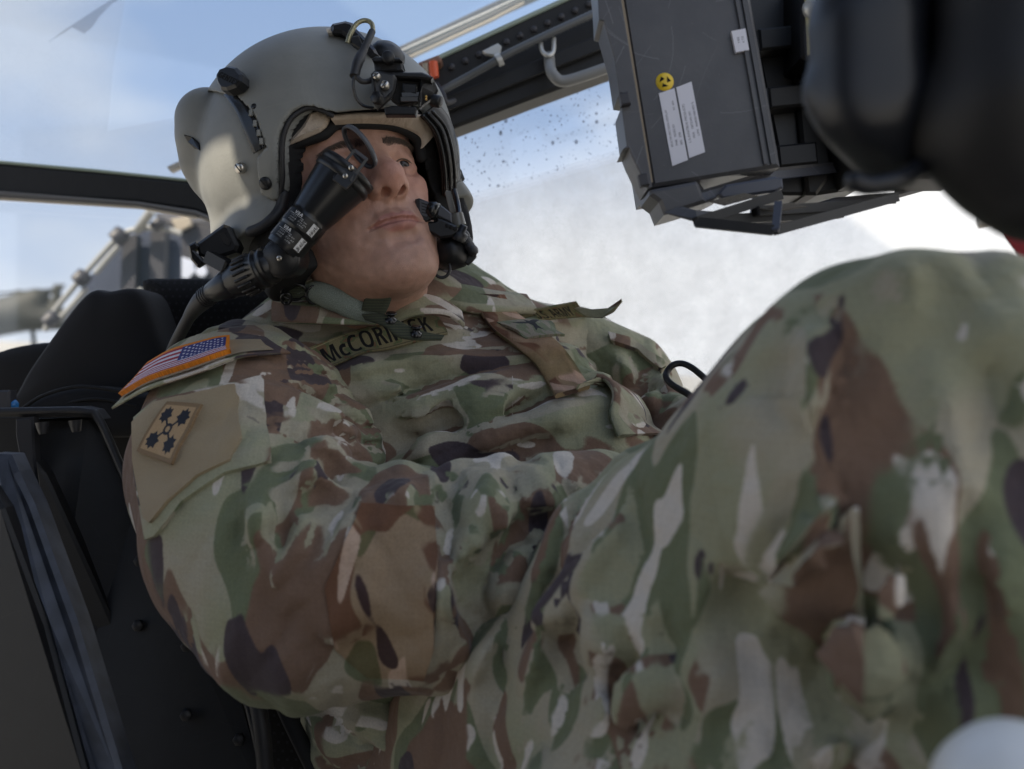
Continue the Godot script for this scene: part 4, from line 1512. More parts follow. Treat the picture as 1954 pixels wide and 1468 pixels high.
# cloth sewn on: a polygon of pixels laid over the field, raised by lift, with an edge
func drape(f: Field, poly: Array, lift: float, step := 14.0, miss := 0.93) -> ArrayMesh:
	var v := PackedVector2Array()
	for q in poly:
		v.append(Vector2(q[0], q[1]))
	var pts := PackedVector2Array()
	var n := v.size()
	for i in n:
		var e := v[(i + 1) % n] - v[i]
		var m := maxi(1, int(e.length() / step))
		for k in m:
			pts.append(v[i] + e * k / m)
	var nb := pts.size()
	var lo := v[0]
	var hi := v[0]
	for q in v:
		lo = lo.min(q)
		hi = hi.max(q)
	var ring := pts.duplicate()
	var y := lo.y + step * 0.5
	var r := 0
	while y < hi.y:
		var x := lo.x + step * (0.25 if r % 2 else 0.75)
		while x < hi.x:
			var q := Vector2(x, y)
			if Geometry2D.is_point_in_polygon(q, v):
				var far := true
				for b in nb:
					if ring[b].distance_to(q) < step * 0.45:
						far = false
						break
				if far:
					pts.append(q)
			x += step
		y += step * 0.87
		r += 1
	var tris := Geometry2D.triangulate_delaunay(pts)
	near_to(f, poly)
	var P3 := []
	var N3 := []
	for q in pts:
		var p := on(f, q.x, q.y, 0.0, miss)
		P3.append(p)
		N3.append(slope(f, p))
	var st := st_new()
	st.set_smooth_group(0)
	for k in range(0, tris.size(), 3):
		var c := (pts[tris[k]] + pts[tris[k + 1]] + pts[tris[k + 2]]) / 3.0
		if not Geometry2D.is_point_in_polygon(c, v):
			continue
		var o := [tris[k], tris[k + 1], tris[k + 2]]
		var a: Vector3 = P3[o[0]]
		if (P3[o[1]] - a).cross(P3[o[2]] - a).dot(N3[o[0]]) > 0.0:
			o.reverse()
		for i in o:
			st.add_vertex(P3[i] + N3[i] * lift)
	st.set_smooth_group(1)
	for i in nb:
		var l := (i + 1) % nb
		add_quad(st, P3[i] + N3[i] * lift, P3[l] + N3[l] * lift, P3[l] - N3[l] * 0.002, P3[i] - N3[i] * 0.002)
	return done(st, true)
# an embroidered patch: four corners (pixels: top left, top right, bottom right, bottom left), texture across
func patch(f: Field, c: Array, lift: Array, thick: float, nu := 22, nv := 14, miss := 0.93, flat := false) -> ArrayMesh:
	near_to(f, c)
	var q := []
	for k in 4:
		q.append(on(f, c[k][0], c[k][1], 0.0, miss))
	var nrm: Vector3 = ((q[1] - q[0]) as Vector3).cross(q[3] - q[0]).normalized()
	if nrm.z < 0.0:
		nrm = -nrm
	var rows := []
	for j in nv + 1:
		var row := []
		for i in nu + 1:
			var u := float(i) / nu
			var v := float(j) / nv
			var p: Vector3 = (q[0] as Vector3).lerp(q[1], u).lerp((q[3] as Vector3).lerp(q[2], u), v) + nrm * (0.0 if flat else 0.03)
			for s in (0 if flat else 40):
				var d := f.at(p)
				if d < 0.0006:
					break
				p -= nrm * maxf(d * 0.8, 0.0004)
				if nrm.dot(p - (q[0] as Vector3)) < -0.06:
					break
			row.append(p + nrm * (lerpf(lerpf(lift[0], lift[1], u), lerpf(lift[3], lift[2], u), v)))
		rows.append(row)
	# ease out wrinkles of the ground
	for s in 3:
		for j in range(1, nv):
			for i in range(1, nu):
				rows[j][i] = rows[j][i] * 0.4 + (rows[j - 1][i] + rows[j + 1][i] + rows[j][i - 1] + rows[j][i + 1]) * 0.15
	var st := st_new()
	st.set_smooth_group(0)
	for j in nv:
		for i in nu:
			for k in [[0, 0], [1, 0], [1, 1], [0, 0], [1, 1], [0, 1]]:
				st.set_uv(Vector2(float(i + k[0]) / nu, float(j + k[1]) / nv))
				st.add_vertex(rows[j + k[1]][i + k[0]] + nrm * thick)
	st.set_smooth_group(1)
	var rim := []
	for i in nu:
		rim.append([0, i])
	for j in nv:
		rim.append([j, nu])
	for i in nu:
		rim.append([nv, nu - i])
	for j in nv:
		rim.append([nv - j, 0])
	for k in rim.size():
		var a: Array = rim[k]
		var b: Array = rim[(k + 1) % rim.size()]
		var ua := Vector2(float(a[1]) / nu, float(a[0]) / nv)
		var ub := Vector2(float(b[1]) / nu, float(b[0]) / nv)
		for w in [[a, thick, ua], [b, thick, ub], [b, -0.001, ub], [a, thick, ua], [b, -0.001, ub], [a, -0.001, ua]]:
			st.set_uv(w[2])
			st.add_vertex(rows[w[0][0]][w[0][1]] + nrm * w[1])
	return done(st, true)
func speck(im: Image, amt: float, sd: int) -> void:
	var rng := RandomNumberGenerator.new()
	rng.seed = sd
	for y in im.get_height():
		for x in im.get_width():
			var c := im.get_pixel(x, y)
			var k := 1.0 + rng.randf_range(-amt, amt)
			im.set_pixel(x, y, Color(c.r * k, c.g * k, c.b * k))
func flag_image() -> Image:
	var im := Image.create(320, 200, false, Image.FORMAT_RGB8)
	im.fill(Color(0.80, 0.47, 0.08))
	var red := Color(0.58, 0.10, 0.18)
	var white := Color(0.80, 0.78, 0.82)
	var y0 := 14
	for k in 13:
		im.fill_rect(Rect2i(12, y0 + int(k * 172.0 / 13.0), 296, int(172.0 / 13.0) + 1), red if k % 2 == 0 else white)
	im.fill_rect(Rect2i(170, y0, 138, 94), Color(0.17, 0.19, 0.42))
	for r in 9:
		for c in (6 if r % 2 == 0 else 5):
			var x := 180 + c * 23 + (0 if r % 2 == 0 else 11)
			var y := y0 + 9 + int(r * 9.6)
			im.fill_rect(Rect2i(x - 3, y - 2, 7, 4), white)
			im.fill_rect(Rect2i(x - 1, y - 4, 3, 8), white)
	speck(im, 0.13, 3)
	return im
func unit_image() -> Image:
	var s := 256
	var im := Image.create(s, s, false, Image.FORMAT_RGB8)
	im.fill(Color(0.50, 0.41, 0.30))
	im.fill_rect(Rect2i(18, 18, s - 36, s - 36), Color(0.66, 0.55, 0.41))
	var dk := Color(0.12, 0.13, 0.17)
	var leaf := [Vector2(0, -48), Vector2(12, -32), Vector2(30, -38), Vector2(28, -16), Vector2(46, -6), Vector2(30, 12), Vector2(32, 34), Vector2(10, 28), Vector2(0, 44), Vector2(-10, 28), Vector2(-32, 34), Vector2(-30, 12), Vector2(-46, -6), Vector2(-28, -16), Vector2(-30, -38), Vector2(-12, -32)]
	for k in 4:
		var a := k * PI / 2.0 + PI / 4.0
		var c := Vector2(s / 2.0, s / 2.0) + Vector2(cos(a), sin(a)) * 84.0
		var v := PackedVector2Array()
		for p in leaf:
			v.append(c + p.rotated(a + PI / 2.0) * 0.92)
		poly_fill(im, v, dk)
		var e := Vector2(cos(a), sin(a))
		var o := Vector2(-e.y, e.x) * 5.0
		var m := Vector2(s / 2.0, s / 2.0)
		poly_fill(im, PackedVector2Array([m + e * 20 + o, m + e * 60 + o, m + e * 60 - o, m + e * 20 - o]), dk)
	for y in s:
		for x in s:
			var r := Vector2(x - s / 2.0, y - s / 2.0).length()
			if r < 27 and r > 14:
				im.set_pixel(x, y, dk)
	speck(im, 0.14, 5)
	return im
func tape_image(words: String, sd: int) -> Image:
	var im := Image.create(640, 96, false, Image.FORMAT_RGB8)
	var n := wave_noise(sd, 0.012, 2)
	for y in 96:
		for x in 640:
			var v := n.get_noise_2d(x, y * 1.5)
			var c := Color(0.52, 0.49, 0.37) if v < 0.12 else (Color(0.40, 0.43, 0.30) if v < 0.34 else Color(0.47, 0.37, 0.28))
			im.set_pixel(x, y, c)
	im.fill_rect(Rect2i(0, 4, 640, 3), Color(0.60, 0.57, 0.44))
	im.fill_rect(Rect2i(0, 89, 640, 3), Color(0.36, 0.33, 0.25))
	ink(im, words, 320, 48, 62, Color(0.07, 0.07, 0.085), true, 1.0)
	speck(im, 0.12, sd)
	return im
func rank_image() -> Image:
	var im := Image.create(192, 96, false, Image.FORMAT_RGB8)
	var n := wave_noise(77, 0.02, 2)
	for y in 96:
		for x in 192:
			im.set_pixel(x, y, Color(0.42, 0.44, 0.34) if n.get_noise_2d(x, y) < 0.1 else Color(0.52, 0.49, 0.42))
	var dk := Color(0.09, 0.09, 0.11)
	poly_fill(im, PackedVector2Array([Vector2(30, 30), Vector2(62, 34), Vector2(84, 42), Vector2(92, 24), Vector2(100, 40), Vector2(130, 30), Vector2(164, 26), Vector2(140, 44), Vector2(110, 52), Vector2(106, 62), Vector2(118, 78), Vector2(96, 70), Vector2(78, 78), Vector2(86, 62), Vector2(80, 52), Vector2(54, 46)]), dk)
	speck(im, 0.12, 8)
	return im

func dress_person(t: Node3D) -> void:
	part("shirt", net_mesh(results.shirt), M.camo, t)
	part("sleeve", net_mesh(results.sleeve), M.camo2, t)
	part("sleeve", net_mesh(results.far_sleeve), M.camo, t)
	part("trousers", net_mesh(results.pants), M.camo3, t)
	var f := sleeve
	f.act = PackedInt32Array()
	# shoulder pocket with its velcro panel and the flap above it
	part("sleeve_pocket", drape(f, [[262, 800], [300, 768], [455, 733], [502, 722], [506, 800], [517, 884], [430, 906], [350, 960], [300, 1024], [284, 1030], [262, 900]], 0.004, 14.0, 0.90), M.camo, t)
	part("velcro_panel", drape(f, [[264, 812], [302, 776], [452, 742], [456, 800], [461, 845], [455, 868], [440, 886], [385, 914], [330, 960], [298, 1000], [286, 990], [266, 880]], 0.007, 14.0, 0.90), M.velcro, t)
	var up := [[318, 668], [345, 650], [400, 640], [450, 640], [505, 648]]
	var md := [[258, 735], [310, 720], [390, 695], [455, 672], [525, 668]]
	var dn := [[212, 778], [300, 757], [392, 728], [462, 700], [545, 690]]
	var rings := []
	for row in [[up, 0.003], [md, 0.006], [dn, 0.012]]:
		var a := []
		for q in row[0]:
			a.append(on(f, q[0], q[1], row[1], 0.955))
		rings.append(PackedVector3Array(curve(a, 6)))
	var mid := []
	for k in range(0, rings[0].size()):
		mid.append(rings[0][k])
	var sheet_rows := []
	for j in 9:
		var u := j / 8.0 * 2.0
		var row := PackedVector3Array()
		for k in rings[0].size():
			var i := mini(int(u), 1)
			var v: Vector3 = rings[i][k].lerp(rings[i + 1][k], u - i)
			row.append(v + Vector3(0, 0, 0.0015) * sin(k * 0.9 + j * 0.4))
		sheet_rows.append(row)
	var back := []
	for r in sheet_rows:
		var row := PackedVector3Array()
		for v in r:
			row.append(v - Vector3(0.0, 0.002, 0.0025))
		back.append(row)
	back.reverse()
	part("pocket_flap", loft(sheet_rows + back, false, false), M.camo, t)
	var vrows := []
	for j in range(2, 8):
		var row := PackedVector3Array()
		for k in range(1, rings[0].size() - 2):
			row.append(sheet_rows[j][k] + Vector3(-0.0006, 0.0012, 0.0016))
		vrows.append(row)
	part("flap_velcro", loft(vrows, false, false), M.velcro, t)
	part("flag_patch", on_rows(sheet_rows, 0.03, 0.70, 0.24, 0.80, 0.0035, 0.0028), pic(flag_image()), t, "flag patch with red and white stripes and a gold border")
	part("unit_patch", patch(f, [[333, 774], [398, 779], [341, 893], [275, 868]], [0.008, 0.008, 0.008, 0.008], 0.0025, 18, 18, 0.92), pic(unit_image()), t, "square tan patch with four dark leaves round a ring")
	f = shirt
	f.act = PackedInt32Array()
	part("name_tape", patch(f, [[576, 674], [832, 602], [854, 642], [606, 714]], [0.003, 0.004, 0.004, 0.003], 0.0018, 40, 8, 1.0), pic(tape_image("McCORMICK", 61)), t)
	part("service_tape", patch(f, [[985, 590], [1098, 570], [1118, 598], [1012, 607]], [0.006, 0.006, 0.006, 0.006], 0.0018, 24, 8, 1.1, true), pic(tape_image("U.S. ARMY", 62)), t)
	# front opening and collar
	var le := []
	var ri := []
	for q in [[898, 566, 958, 572], [912, 600, 975, 600], [940, 638, 1010, 628], [985, 672, 1060, 662], [1020, 702, 1090, 700], [1042, 735, 1108, 728], [1062, 768, 1125, 748]]:
		le.append(on(f, q[0], q[1], 0.004, 1.08))
		ri.append(on(f, q[2], q[3], 0.003, 1.08))
	part("placket", ribbon(curve(le, 4), curve(ri, 4), Vector3(0, 0.4, 1), 0.005), M.camo_brown, t)
	part("rank_patch", patch(f, [[938, 632], [1020, 620], [1074, 658], [1000, 664]], [0.010, 0.010, 0.010, 0.010], 0.0018, 14, 8, 1.05), pic(rank_image()), t)
	le.clear()
	ri.clear()
	for q in [[1098, 762, 1140, 742], [1118, 744, 1185, 745], [1143, 742, 1212, 762], [1156, 762, 1230, 790], [1154, 800, 1240, 815], [1170, 842, 1248, 838]]:
		le.append(on(f, q[0], q[1], 0.010, 1.02))
		ri.append(on(f, q[2], q[3], 0.008, 1.02))
	part("placket_fold", ribbon(curve(le, 4), curve(ri, 4), Vector3(0, 0.4, 1), 0.006), M.camo2, t)
	part("collar", ribbon(curve([C(524, 572, 1.02), C(556, 580, 1.0), C(600, 584, 0.985), C(650, 592, 0.985), C(700, 606, 0.99)], 4), curve([C(524, 616, 1.0), C(560, 618, 0.98), C(610, 620, 0.965), C(660, 622, 0.965), C(715, 622, 0.98)], 4), Vector3(0, 0.2, 1), 0.005), M.camo2, t)
	part("collar", ribbon(curve([C(732, 588, 1.01), C(765, 574, 1.01), C(800, 569, 1.02), C(840, 578, 1.02), C(878, 600, 1.02)], 4), curve([C(752, 620, 0.99), C(785, 606, 0.985), C(820, 602, 0.99), C(855, 606, 1.0), C(884, 626, 1.01)], 4), Vector3(0, 0.4, 1), 0.006), M.camo, t)
	part("collar", ribbon(curve([C(784, 560, 1.08), C(830, 552, 1.08), C(880, 553, 1.08), C(940, 565, 1.10), C(1000, 572, 1.13)], 4), curve([C(800, 600, 1.06), C(850, 590, 1.05), C(905, 600, 1.05), C(960, 600, 1.07), C(1020, 600, 1.10)], 4), Vector3(0, 0.4, 1), 0.008), M.camo2, t)
	part("shoulder_tab", slab([[1085, 583], [1130, 590], [1160, 588], [1186, 570], [1188, 576], [1172, 596], [1150, 607], [1120, 606]], [1.12, 1.11, 1.10, 1.08, 1.08, 1.09, 1.10, 1.11], 0.004, 0.001), M.camo, t)
	f = far_sleeve
	part("sleeve_pocket", drape(f, [[1160, 640], [1200, 650], [1260, 690], [1276, 700], [1262, 712], [1215, 672], [1165, 655]], 0.006, 10.0, 1.1), M.camo2, t)
	f = sleeve
	part("elbow_patch", drape(f, [[690, 962], [828, 968], [834, 1080], [828, 1240], [808, 1296], [700, 1290], [640, 1240], [620, 1120]], 0.0020, 16.0, 0.8), M.camo_elbow, t)
	part("thigh_pocket", drape(pants, [[1362, 786], [1440, 766], [1532, 757], [1556, 880], [1600, 950], [1468, 1102], [1395, 1060], [1365, 920]], 0.0030, 22.0, 0.6), M.camo3, t)
	part("pocket_flap", drape(pants, [[1474, 1114], [1560, 1032], [1640, 966], [1646, 1120], [1648, 1250], [1638, 1318], [1560, 1212]], 0.011, 22.0, 0.6), M.camo2, t)

# a printed patch lying on a sheet given as rows of points
func on_rows(rows: Array, u0: float, u1: float, v0: float, v1: float, lift: float, thick: float) -> ArrayMesh:
	var at := func(u: float, v: float) -> Vector3:
		var y := v * (rows.size() - 1)
		var x: float = u * (rows[0].size() - 1)
		var j := mini(int(y), rows.size() - 2)
		var i := mini(int(x), rows[0].size() - 2)
		return (rows[j][i] as Vector3).lerp(rows[j][i + 1], x - i).lerp((rows[j + 1][i] as Vector3).lerp(rows[j + 1][i + 1], x - i), y - j)
	var nu := 24
	var nv := 14
	var top := []
	var low := []
	for j in nv + 1:
		var a := []
		var b := []
		for i in nu + 1:
			var u := lerpf(u0, u1, float(i) / nu)
			var v := lerpf(v0, v1, float(j) / nv)
			var p: Vector3 = at.call(u, v)
			var n: Vector3 = (at.call(u + 0.01, v) - p).cross(at.call(u, v + 0.01) - p).normalized()
			if n.z < 0.0:
				n = -n
			a.append(p + n * (lift + thick))
			b.append(p + n * (lift - 0.002))
		top.append(a)
		low.append(b)
	var st := st_new()
	st.set_smooth_group(0)
	for j in nv:
		for i in nu:
			for k in [[0, 0], [1, 0], [1, 1], [0, 0], [1, 1], [0, 1]]:
				st.set_uv(Vector2(float(i + k[0]) / nu, float(j + k[1]) / nv))
				st.add_vertex(top[j + k[1]][i + k[0]])
	st.set_smooth_group(1)
	for e in 4:
		for k in (nu if e % 2 == 0 else nv):
			var a: Array = [[0, k], [k, nu], [nv, k], [k, 0]][e]
			var b: Array = [[0, k + 1], [k + 1, nu], [nv, k + 1], [k + 1, 0]][e]
			for w in [[top, a], [top, b], [low, b], [top, a], [low, b], [low, a]]:
				st.set_uv(Vector2(float(w[1][1]) / nu, float(w[1][0]) / nv))
				st.add_vertex(w[0][w[1][0]][w[1][1]])
	return done(st, true)
func glass(alpha := 0.08, tint := Color(0.75, 0.85, 0.9)) -> StandardMaterial3D:
	var m := StandardMaterial3D.new()
	m.albedo_color = Color(tint.r, tint.g, tint.b, alpha)
	m.transparency = BaseMaterial3D.TRANSPARENCY_ALPHA
	m.roughness = 0.04
	m.cull_mode = BaseMaterial3D.CULL_DISABLED
	return m
func build_setting() -> void:
	# apron, hills and the helicopter parked behind
	var st := st_new()
	var N := 40
	var gn := wave_noise(2, 0.002, 3)
	var R := 9000.0
	for i in N:
		var a := TAU * i / N
		var b := TAU * (i + 1) / N
		st.add_vertex(Vector3.ZERO); st.add_vertex(Vector3(cos(a) * R, 0, sin(a) * R)); st.add_vertex(Vector3(cos(b) * R, 0, sin(b) * R))
	var gm := mat(Color.WHITE, 0.95)
	gm.albedo_texture = ramp_tex(0.02, Color(0.54, 0.535, 0.52), Color(0.66, 0.65, 0.62), 512, 5)
	tri(gm, 0.04)
	gm.uv1_world_triplanar = true
	struct("ground", done(st), gm)
	parked_helicopter()

func parked_helicopter() -> void:
	var far := thing("distant_helicopter", "dark olive helicopter with rotor mast parked far across the apron", "helicopter", C(50, 640, 40.0))
	var df := Field.new()
	df.chain([C(-60, 612, 40.0), C(40, 600, 40.0), C(120, 612, 40.0)], [0.9, 0.75, 0.4], 0.3)
	df.chain([C(20, 590, 40.0), C(70, 575, 40.0)], [0.5, 0.55], 0.3)
	df.cap(C(108, 600, 40.0), C(108, 548, 40.0), 0.25, 0.16, 0.2)
	df.cap(C(32, 585, 40.0), C(34, 556, 40.0), 0.14, 0.12, 0.2)
	df.cap(C(85, 560, 40.0), C(122, 545, 40.0), 0.10, 0.10, 0.1)
	part("airframe", net_mesh(net(df, Vector3(-26, 1.6, -42), Vector3(-17, 5.0, -38), 0.12)), M.far_paint, far)
	part("rotor_blade", bar(C(-80, 566, 40.0), C(110, 552, 40.0), 0.30, 0.06), M.far_paint, far)
	part("undercarriage", tube([C(60, 610, 40.0), C(64, 650, 40.0), C(66, 683, 40.0)], [0.10, 0.10, 0.18], 8), M.far_paint, far)

	var base := C(250, 660, 3.4)
	var t := thing("parked_helicopter", "dark parked helicopter with arched canopy frame seen behind the seat", "helicopter", base)
	var d := 3.3
	var arch := [C(85, 632, d), C(105, 592, d), C(135, 555, d), C(160, 525, d), C(190, 490, d), C(222, 456, d), C(240, 444, d), C(270, 436, d), C(310, 436, d), C(345, 446, d)]
	part("canopy_frame", tube(curve(arch, 4), 0.010, 10), M.arch, t)
	part("canopy_frame", tube(curve([C(182, 522, d), C(200, 500, d), C(226, 470, d)], 4), 0.010, 10), M.arch, t)
	part("canopy_frame", tube(curve([C(110, 612, d), C(140, 580, d), C(165, 550, d)], 4), 0.010, 10), M.arch, t)
	part("canopy_frame", tube([C(262, 440, d), C(290, 400, d - 0.1)], 0.016, 8), M.arch, t)
	for q in [[227, 451, 0.03], [155, 531, 0.028], [97, 610, 0.025], [300, 428, 0.02]]:
		part("frame_clamp", lathe(C(q[0], q[1], d - 0.02), Vector3(1, 1, 0), [Vector2(q[2], -0.02), Vector2(q[2], 0.02), Vector2(q[2] * 0.6, 0.026), Vector2(0.001, 0.026)], 12), M.dark_metal, t)
	part("canopy_pane", slab([[112, 640], [140, 570], [190, 500], [232, 452], [275, 440], [345, 446], [345, 640]], d + 0.1, 0.01, 0.002), M.dusk_glass, t)
	part("window_post", bar(C(252, 450, d + 0.06), C(245, 640, d + 0.06), 0.045, 0.05), M.dark_metal, t)
	part("window_post", bar(C(306, 440, d + 0.06), C(300, 640, d + 0.06), 0.05, 0.05), M.dark_metal, t)
	part("wiper_arm", bar(C(268, 550, d + 0.03), C(258, 610, d + 0.03), 0.012, 0.012), M.pale_metal, t)
	part("engine_cowling", slab([[285, 402], [400, 396], [470, 420], [480, 560], [330, 560], [318, 500], [312, 450]], d + 0.3, 0.8, 0.05), M.dark_metal, t)
	part("door_panel", slab([[325, 418], [362, 412], [366, 430], [338, 444]], d + 0.27, 0.02, 0.004), M.tan_metal, t)
	for q in [[352, 512, 22], [384, 518, 12]]:
		var ring := []
		for k in 6:
			var a := TAU * k / 6.0 + 0.3
			ring.append([q[0] + q[2] * cos(a), q[1] + q[2] * sin(a)])
		part("pane", slab(ring, d + 0.28, 0.01, 0.003), M.sky_glass, t)

func build_airframe() -> void:
	var t := thing("helicopter", "dark cockpit frame and canopy glass arching over the seated pilot", "helicopter", C(1000, 200, 1.5))
	# rear roof bar
	var d := 1.55
	part("roof_bar", slab([[-200, 296], [0, 311], [180, 327], [372, 346], [420, 352], [420, 425], [372, 404], [262, 388], [0, 372], [-200, 362]], d, 0.05, 0.006), M.frame_black, t)
	part("bar_trim", slab([[-200, 368], [0, 377], [262, 394], [372, 412], [420, 430], [420, 420], [372, 401], [262, 384], [0, 364], [-200, 352]], d - 0.01, 0.03, 0.003), M.trim_grey, t)
	part("bar_seal", slab([[-200, 371], [0, 381], [262, 397], [372, 416], [372, 412], [262, 393], [0, 376], [-200, 366]], d - 0.014, 0.01, 0.001), M.tan_metal, t)
	part("roof_edge", slab([[-200, 290], [0, 306], [180, 322], [370, 342], [370, 347], [180, 328], [0, 312], [-200, 297]], d + 0.002, 0.012, 0.0015), M.seal_green, t)
	# overhead rail on the far side
	var r := 1.35
	part("canopy_rail", slab([[800, 128], [840, 108], [1075, 0], [1230, -72], [1300, -60], [1300, 82], [1173, 130], [1010, 190], [862, 246], [800, 270]], r, 0.06, 0.005), M.frame_black, t)
	part("rail_flange", slab([[820, 196], [1180, 50], [1240, 30], [1240, 60], [1180, 82], [820, 226]], r - 0.012, 0.014, 0.002), M.frame_black, t)
	part("rail_seal", slab([[828, 108], [1072, -4], [1230, -76], [1230, -68], [1078, 3], [836, 114]], r - 0.003, 0.02, 0.0015), M.seal_green, t)
	for k in 12:
		var u := k / 11.0
		part("rivet", lathe(C(lerpf(862, 1150, u), lerpf(128, -4, u), r - 0.002), Vector3(0, 0, 1), [Vector2(0.005, -0.002), Vector2(0.0048, 0.002), Vector2(0.003, 0.0035), Vector2(0.0001, 0.004)], 10), M.dark_metal, t)
	var hose := curve([C(838, 176, r - 0.03), C(890, 148, r - 0.03), C(940, 120, r - 0.035), C(965, 105, r - 0.035), C(1050, 64, r - 0.035), C(1146, 20, r - 0.035), C(1250, -30, r - 0.035)], 26)
	var hr := []
	for i in hose.size():
		hr.append(0.0052 + (0.0009 if i % 2 else 0.0))
	part("conduit", tube(hose, hr, 12), M.conduit, t)
	part("conduit_clamp", tube([C(948, 117, r - 0.035), C(957, 112, r - 0.035)], 0.009, 14), M.pale_metal, t)
	part("clamp_bracket", slab([[920, 97], [950, 82], [957, 88], [954, 104], [944, 106], [926, 103]], r - 0.02, 0.01, 0.0015), M.pale_metal, t)
	part("hook", tube(curve([C(1032, 82, r - 0.03), C(1035, 98, r - 0.04), C(1046, 106, r - 0.045), C(1056, 98, r - 0.04), C(1057, 74, r - 0.03)], 5), 0.0032, 8, true, true), M.pale_metal, t)
	part("grab_handle", tube(curve([C(1048, 108, r - 0.02), C(1050, 130, r - 0.05), C(1058, 146, r - 0.06), C(1076, 155, r - 0.06), C(1120, 143, r - 0.06), C(1180, 121, r - 0.06), C(1230, 100, r - 0.06)], 6), 0.0078, 12, true, true), M.handle_grey, t)
	var loop := curve([C(832, 160, r - 0.02), C(845, 180, r - 0.04), C(852, 195, r - 0.04), C(866, 192, r - 0.03)], 5)
	part("cable", tube(loop, 0.004, 8, true, true), M.dark_metal, t)
	part("fitting_plate", slab([[790, 127], [800, 118], [836, 104], [843, 112], [840, 118], [800, 134]], r - 0.03, 0.03, 0.002), M.bronze, t)
	part("orange_pin", tube([C(826, 118, r - 0.035), C(827, 132, r - 0.035), C(830, 148, r - 0.035)], [0.006, 0.007, 0.0055], 12), M.orange, t)
	part("pin", tube([C(812, 122, r - 0.035), C(813, 140, r - 0.035)], 0.0045, 10), M.tan_metal, t)
	# outer beam above the glass
	var o := 1.75
	part("outer_beam", slab([[735, 108], [760, 88], [925, 10], [1010, -30], [1040, -20], [924, 32], [770, 106]], o, 0.04, 0.004), M.dark_metal, t)
	for k in 3:
		part("beam_strip", slab([[738 + k * 6, 106 + k * 7], [926 + k * 4, 22 + k * 7], [1000, -12 + k * 7], [1000, -8 + k * 7], [928 + k * 4, 26 + k * 7], [742 + k * 6, 110 + k * 7]], o - 0.006, 0.01, 0.001), [M.pale_metal, M.trim_grey, M.tan_metal][k], t)
	part("beam_end", slab([[317, 318], [324, 327], [362, 309], [400, 293], [400, 284], [355, 300]], o, 0.02, 0.002), M.tan_metal, t)
	# panes
	part("roof_pane", slab([[-300, -200], [1230, -200], [1230, -75], [1075, 0], [835, 108], [600, 250], [372, 345], [180, 326], [-300, 290]], 1.62, 0.006, 0.001), M.pane, t)
	part("side_pane", slab([[800, 268], [862, 244], [1175, 128], [1300, 80], [2300, -200], [2300, 900], [800, 900]], 1.44, 0.006, 0.001), M.pane, t)
	part("rear_pane", slab([[-300, 374], [0, 384], [262, 397], [420, 425], [420, 700], [-300, 700]], 1.60, 0.006, 0.001), M.pane, t)
	# dusty film on the lower half of the side pane: bright haze put into its colour
	var film := st_new()
	var rng := RandomNumberGenerator.new()
	rng.seed = 12
	# rain drops left on the upper half
	var mm2 := MultiMesh.new()
	mm2.transform_format = MultiMesh.TRANSFORM_3D
	var dm := SphereMesh.new()
	dm.radius = 1.0
	dm.height = 2.0
	dm.radial_segments = 12
	dm.rings = 6
	mm2.mesh = dm
	var tr := []
	for i in 420:
		var u := rng.randf()
		var v := rng.randf()
		var px := lerpf(860, 1215, u)
		var top := lerpf(255, 120, u) 
		var bot := lerpf(388, 285, u)
		var py := lerpf(top, bot, v)
		var s := 0.0010 * pow(rng.randf(), 2.5) + 0.0005
		if rng.randf() < 0.08:
			s *= 2.0
		tr.append(Transform3D(Basis.from_scale(Vector3(s, s * rng.randf_range(0.8, 1.4), s * 0.35)), C(px, py, 1.4385)))
	mm2.instance_count = tr.size()
	for i in tr.size():
		mm2.set_instance_transform(i, tr[i])
	var mi := MultiMeshInstance3D.new()
	mi.name = "rain_drops"
	mi.multimesh = mm2
	mi.material_override = M.drop
	mi.set_meta("kind", "stuff")
	t.add_child(mi)
	mi.position = -(t.get_meta("base_at") as Vector3)
	# the film of dust: uneven pale sheets behind the drops, bright haze painted in
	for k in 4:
		part("haze_film", slab([[840, 388 + k * 7], [1000, 339 + k * 7], [1215, 275 + k * 7], [2300, -55 + k * 7], [2300, 900], [840, 900]], 1.436 - k * 0.0015, 0.0008, 0.0002), M.dust_haze, t)
	part("haze_film", slab([[-300, -200], [275, -200], [215, 130], [205, 250], [330, 225], [350, 345], [180, 326], [-300, 290]], 1.615, 0.001, 0.0002), M.reflection_film, t)  # outline of a reflection on the roof pane, painted as a pale sheet
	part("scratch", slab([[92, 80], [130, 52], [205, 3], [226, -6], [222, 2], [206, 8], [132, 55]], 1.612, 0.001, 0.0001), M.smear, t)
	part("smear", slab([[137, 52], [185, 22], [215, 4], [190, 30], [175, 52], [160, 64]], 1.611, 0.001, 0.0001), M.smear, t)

	# unseen sun blockers added overhead, out of the picture: they keep the sun off all but a strip of the helmet
	var y := 1.25
	var s := SUN_FROM
	var hit := C(466, 303, 0.945)
	var hole := hit + s * ((y - hit.y) / s.y)
	var tb := Basis(Vector3(0.8, 0, 0.6), Vector3.UP, Vector3(-0.6, 0, 0.8))
	var hu := 0.062
	var hv := 0.027
	for q in [[-0.85, -hu, -0.90, 0.80], [hu, 0.80, -0.90, 0.80], [-hu, hu, -0.90, -hv], [-hu, hu, hv, 0.80]]:
		part("sun_blocker", rbox(Vector3(hole.x, y + 0.01, hole.z) + tb * Vector3((q[0] + q[1]) * 0.5, 0, (q[2] + q[3]) * 0.5), Vector3(q[1] - q[0], 0.02, q[3] - q[2]) * 0.5, tb, 0.0), M.frame_black, t)

	# cockpit floor and the sill under the open door
	part("cockpit_floor", rbox(Vector3(0.1, -0.80, -0.85), Vector3(1.3, 0.02, 0.95), Basis(), 0.0), M.frame_black, t)
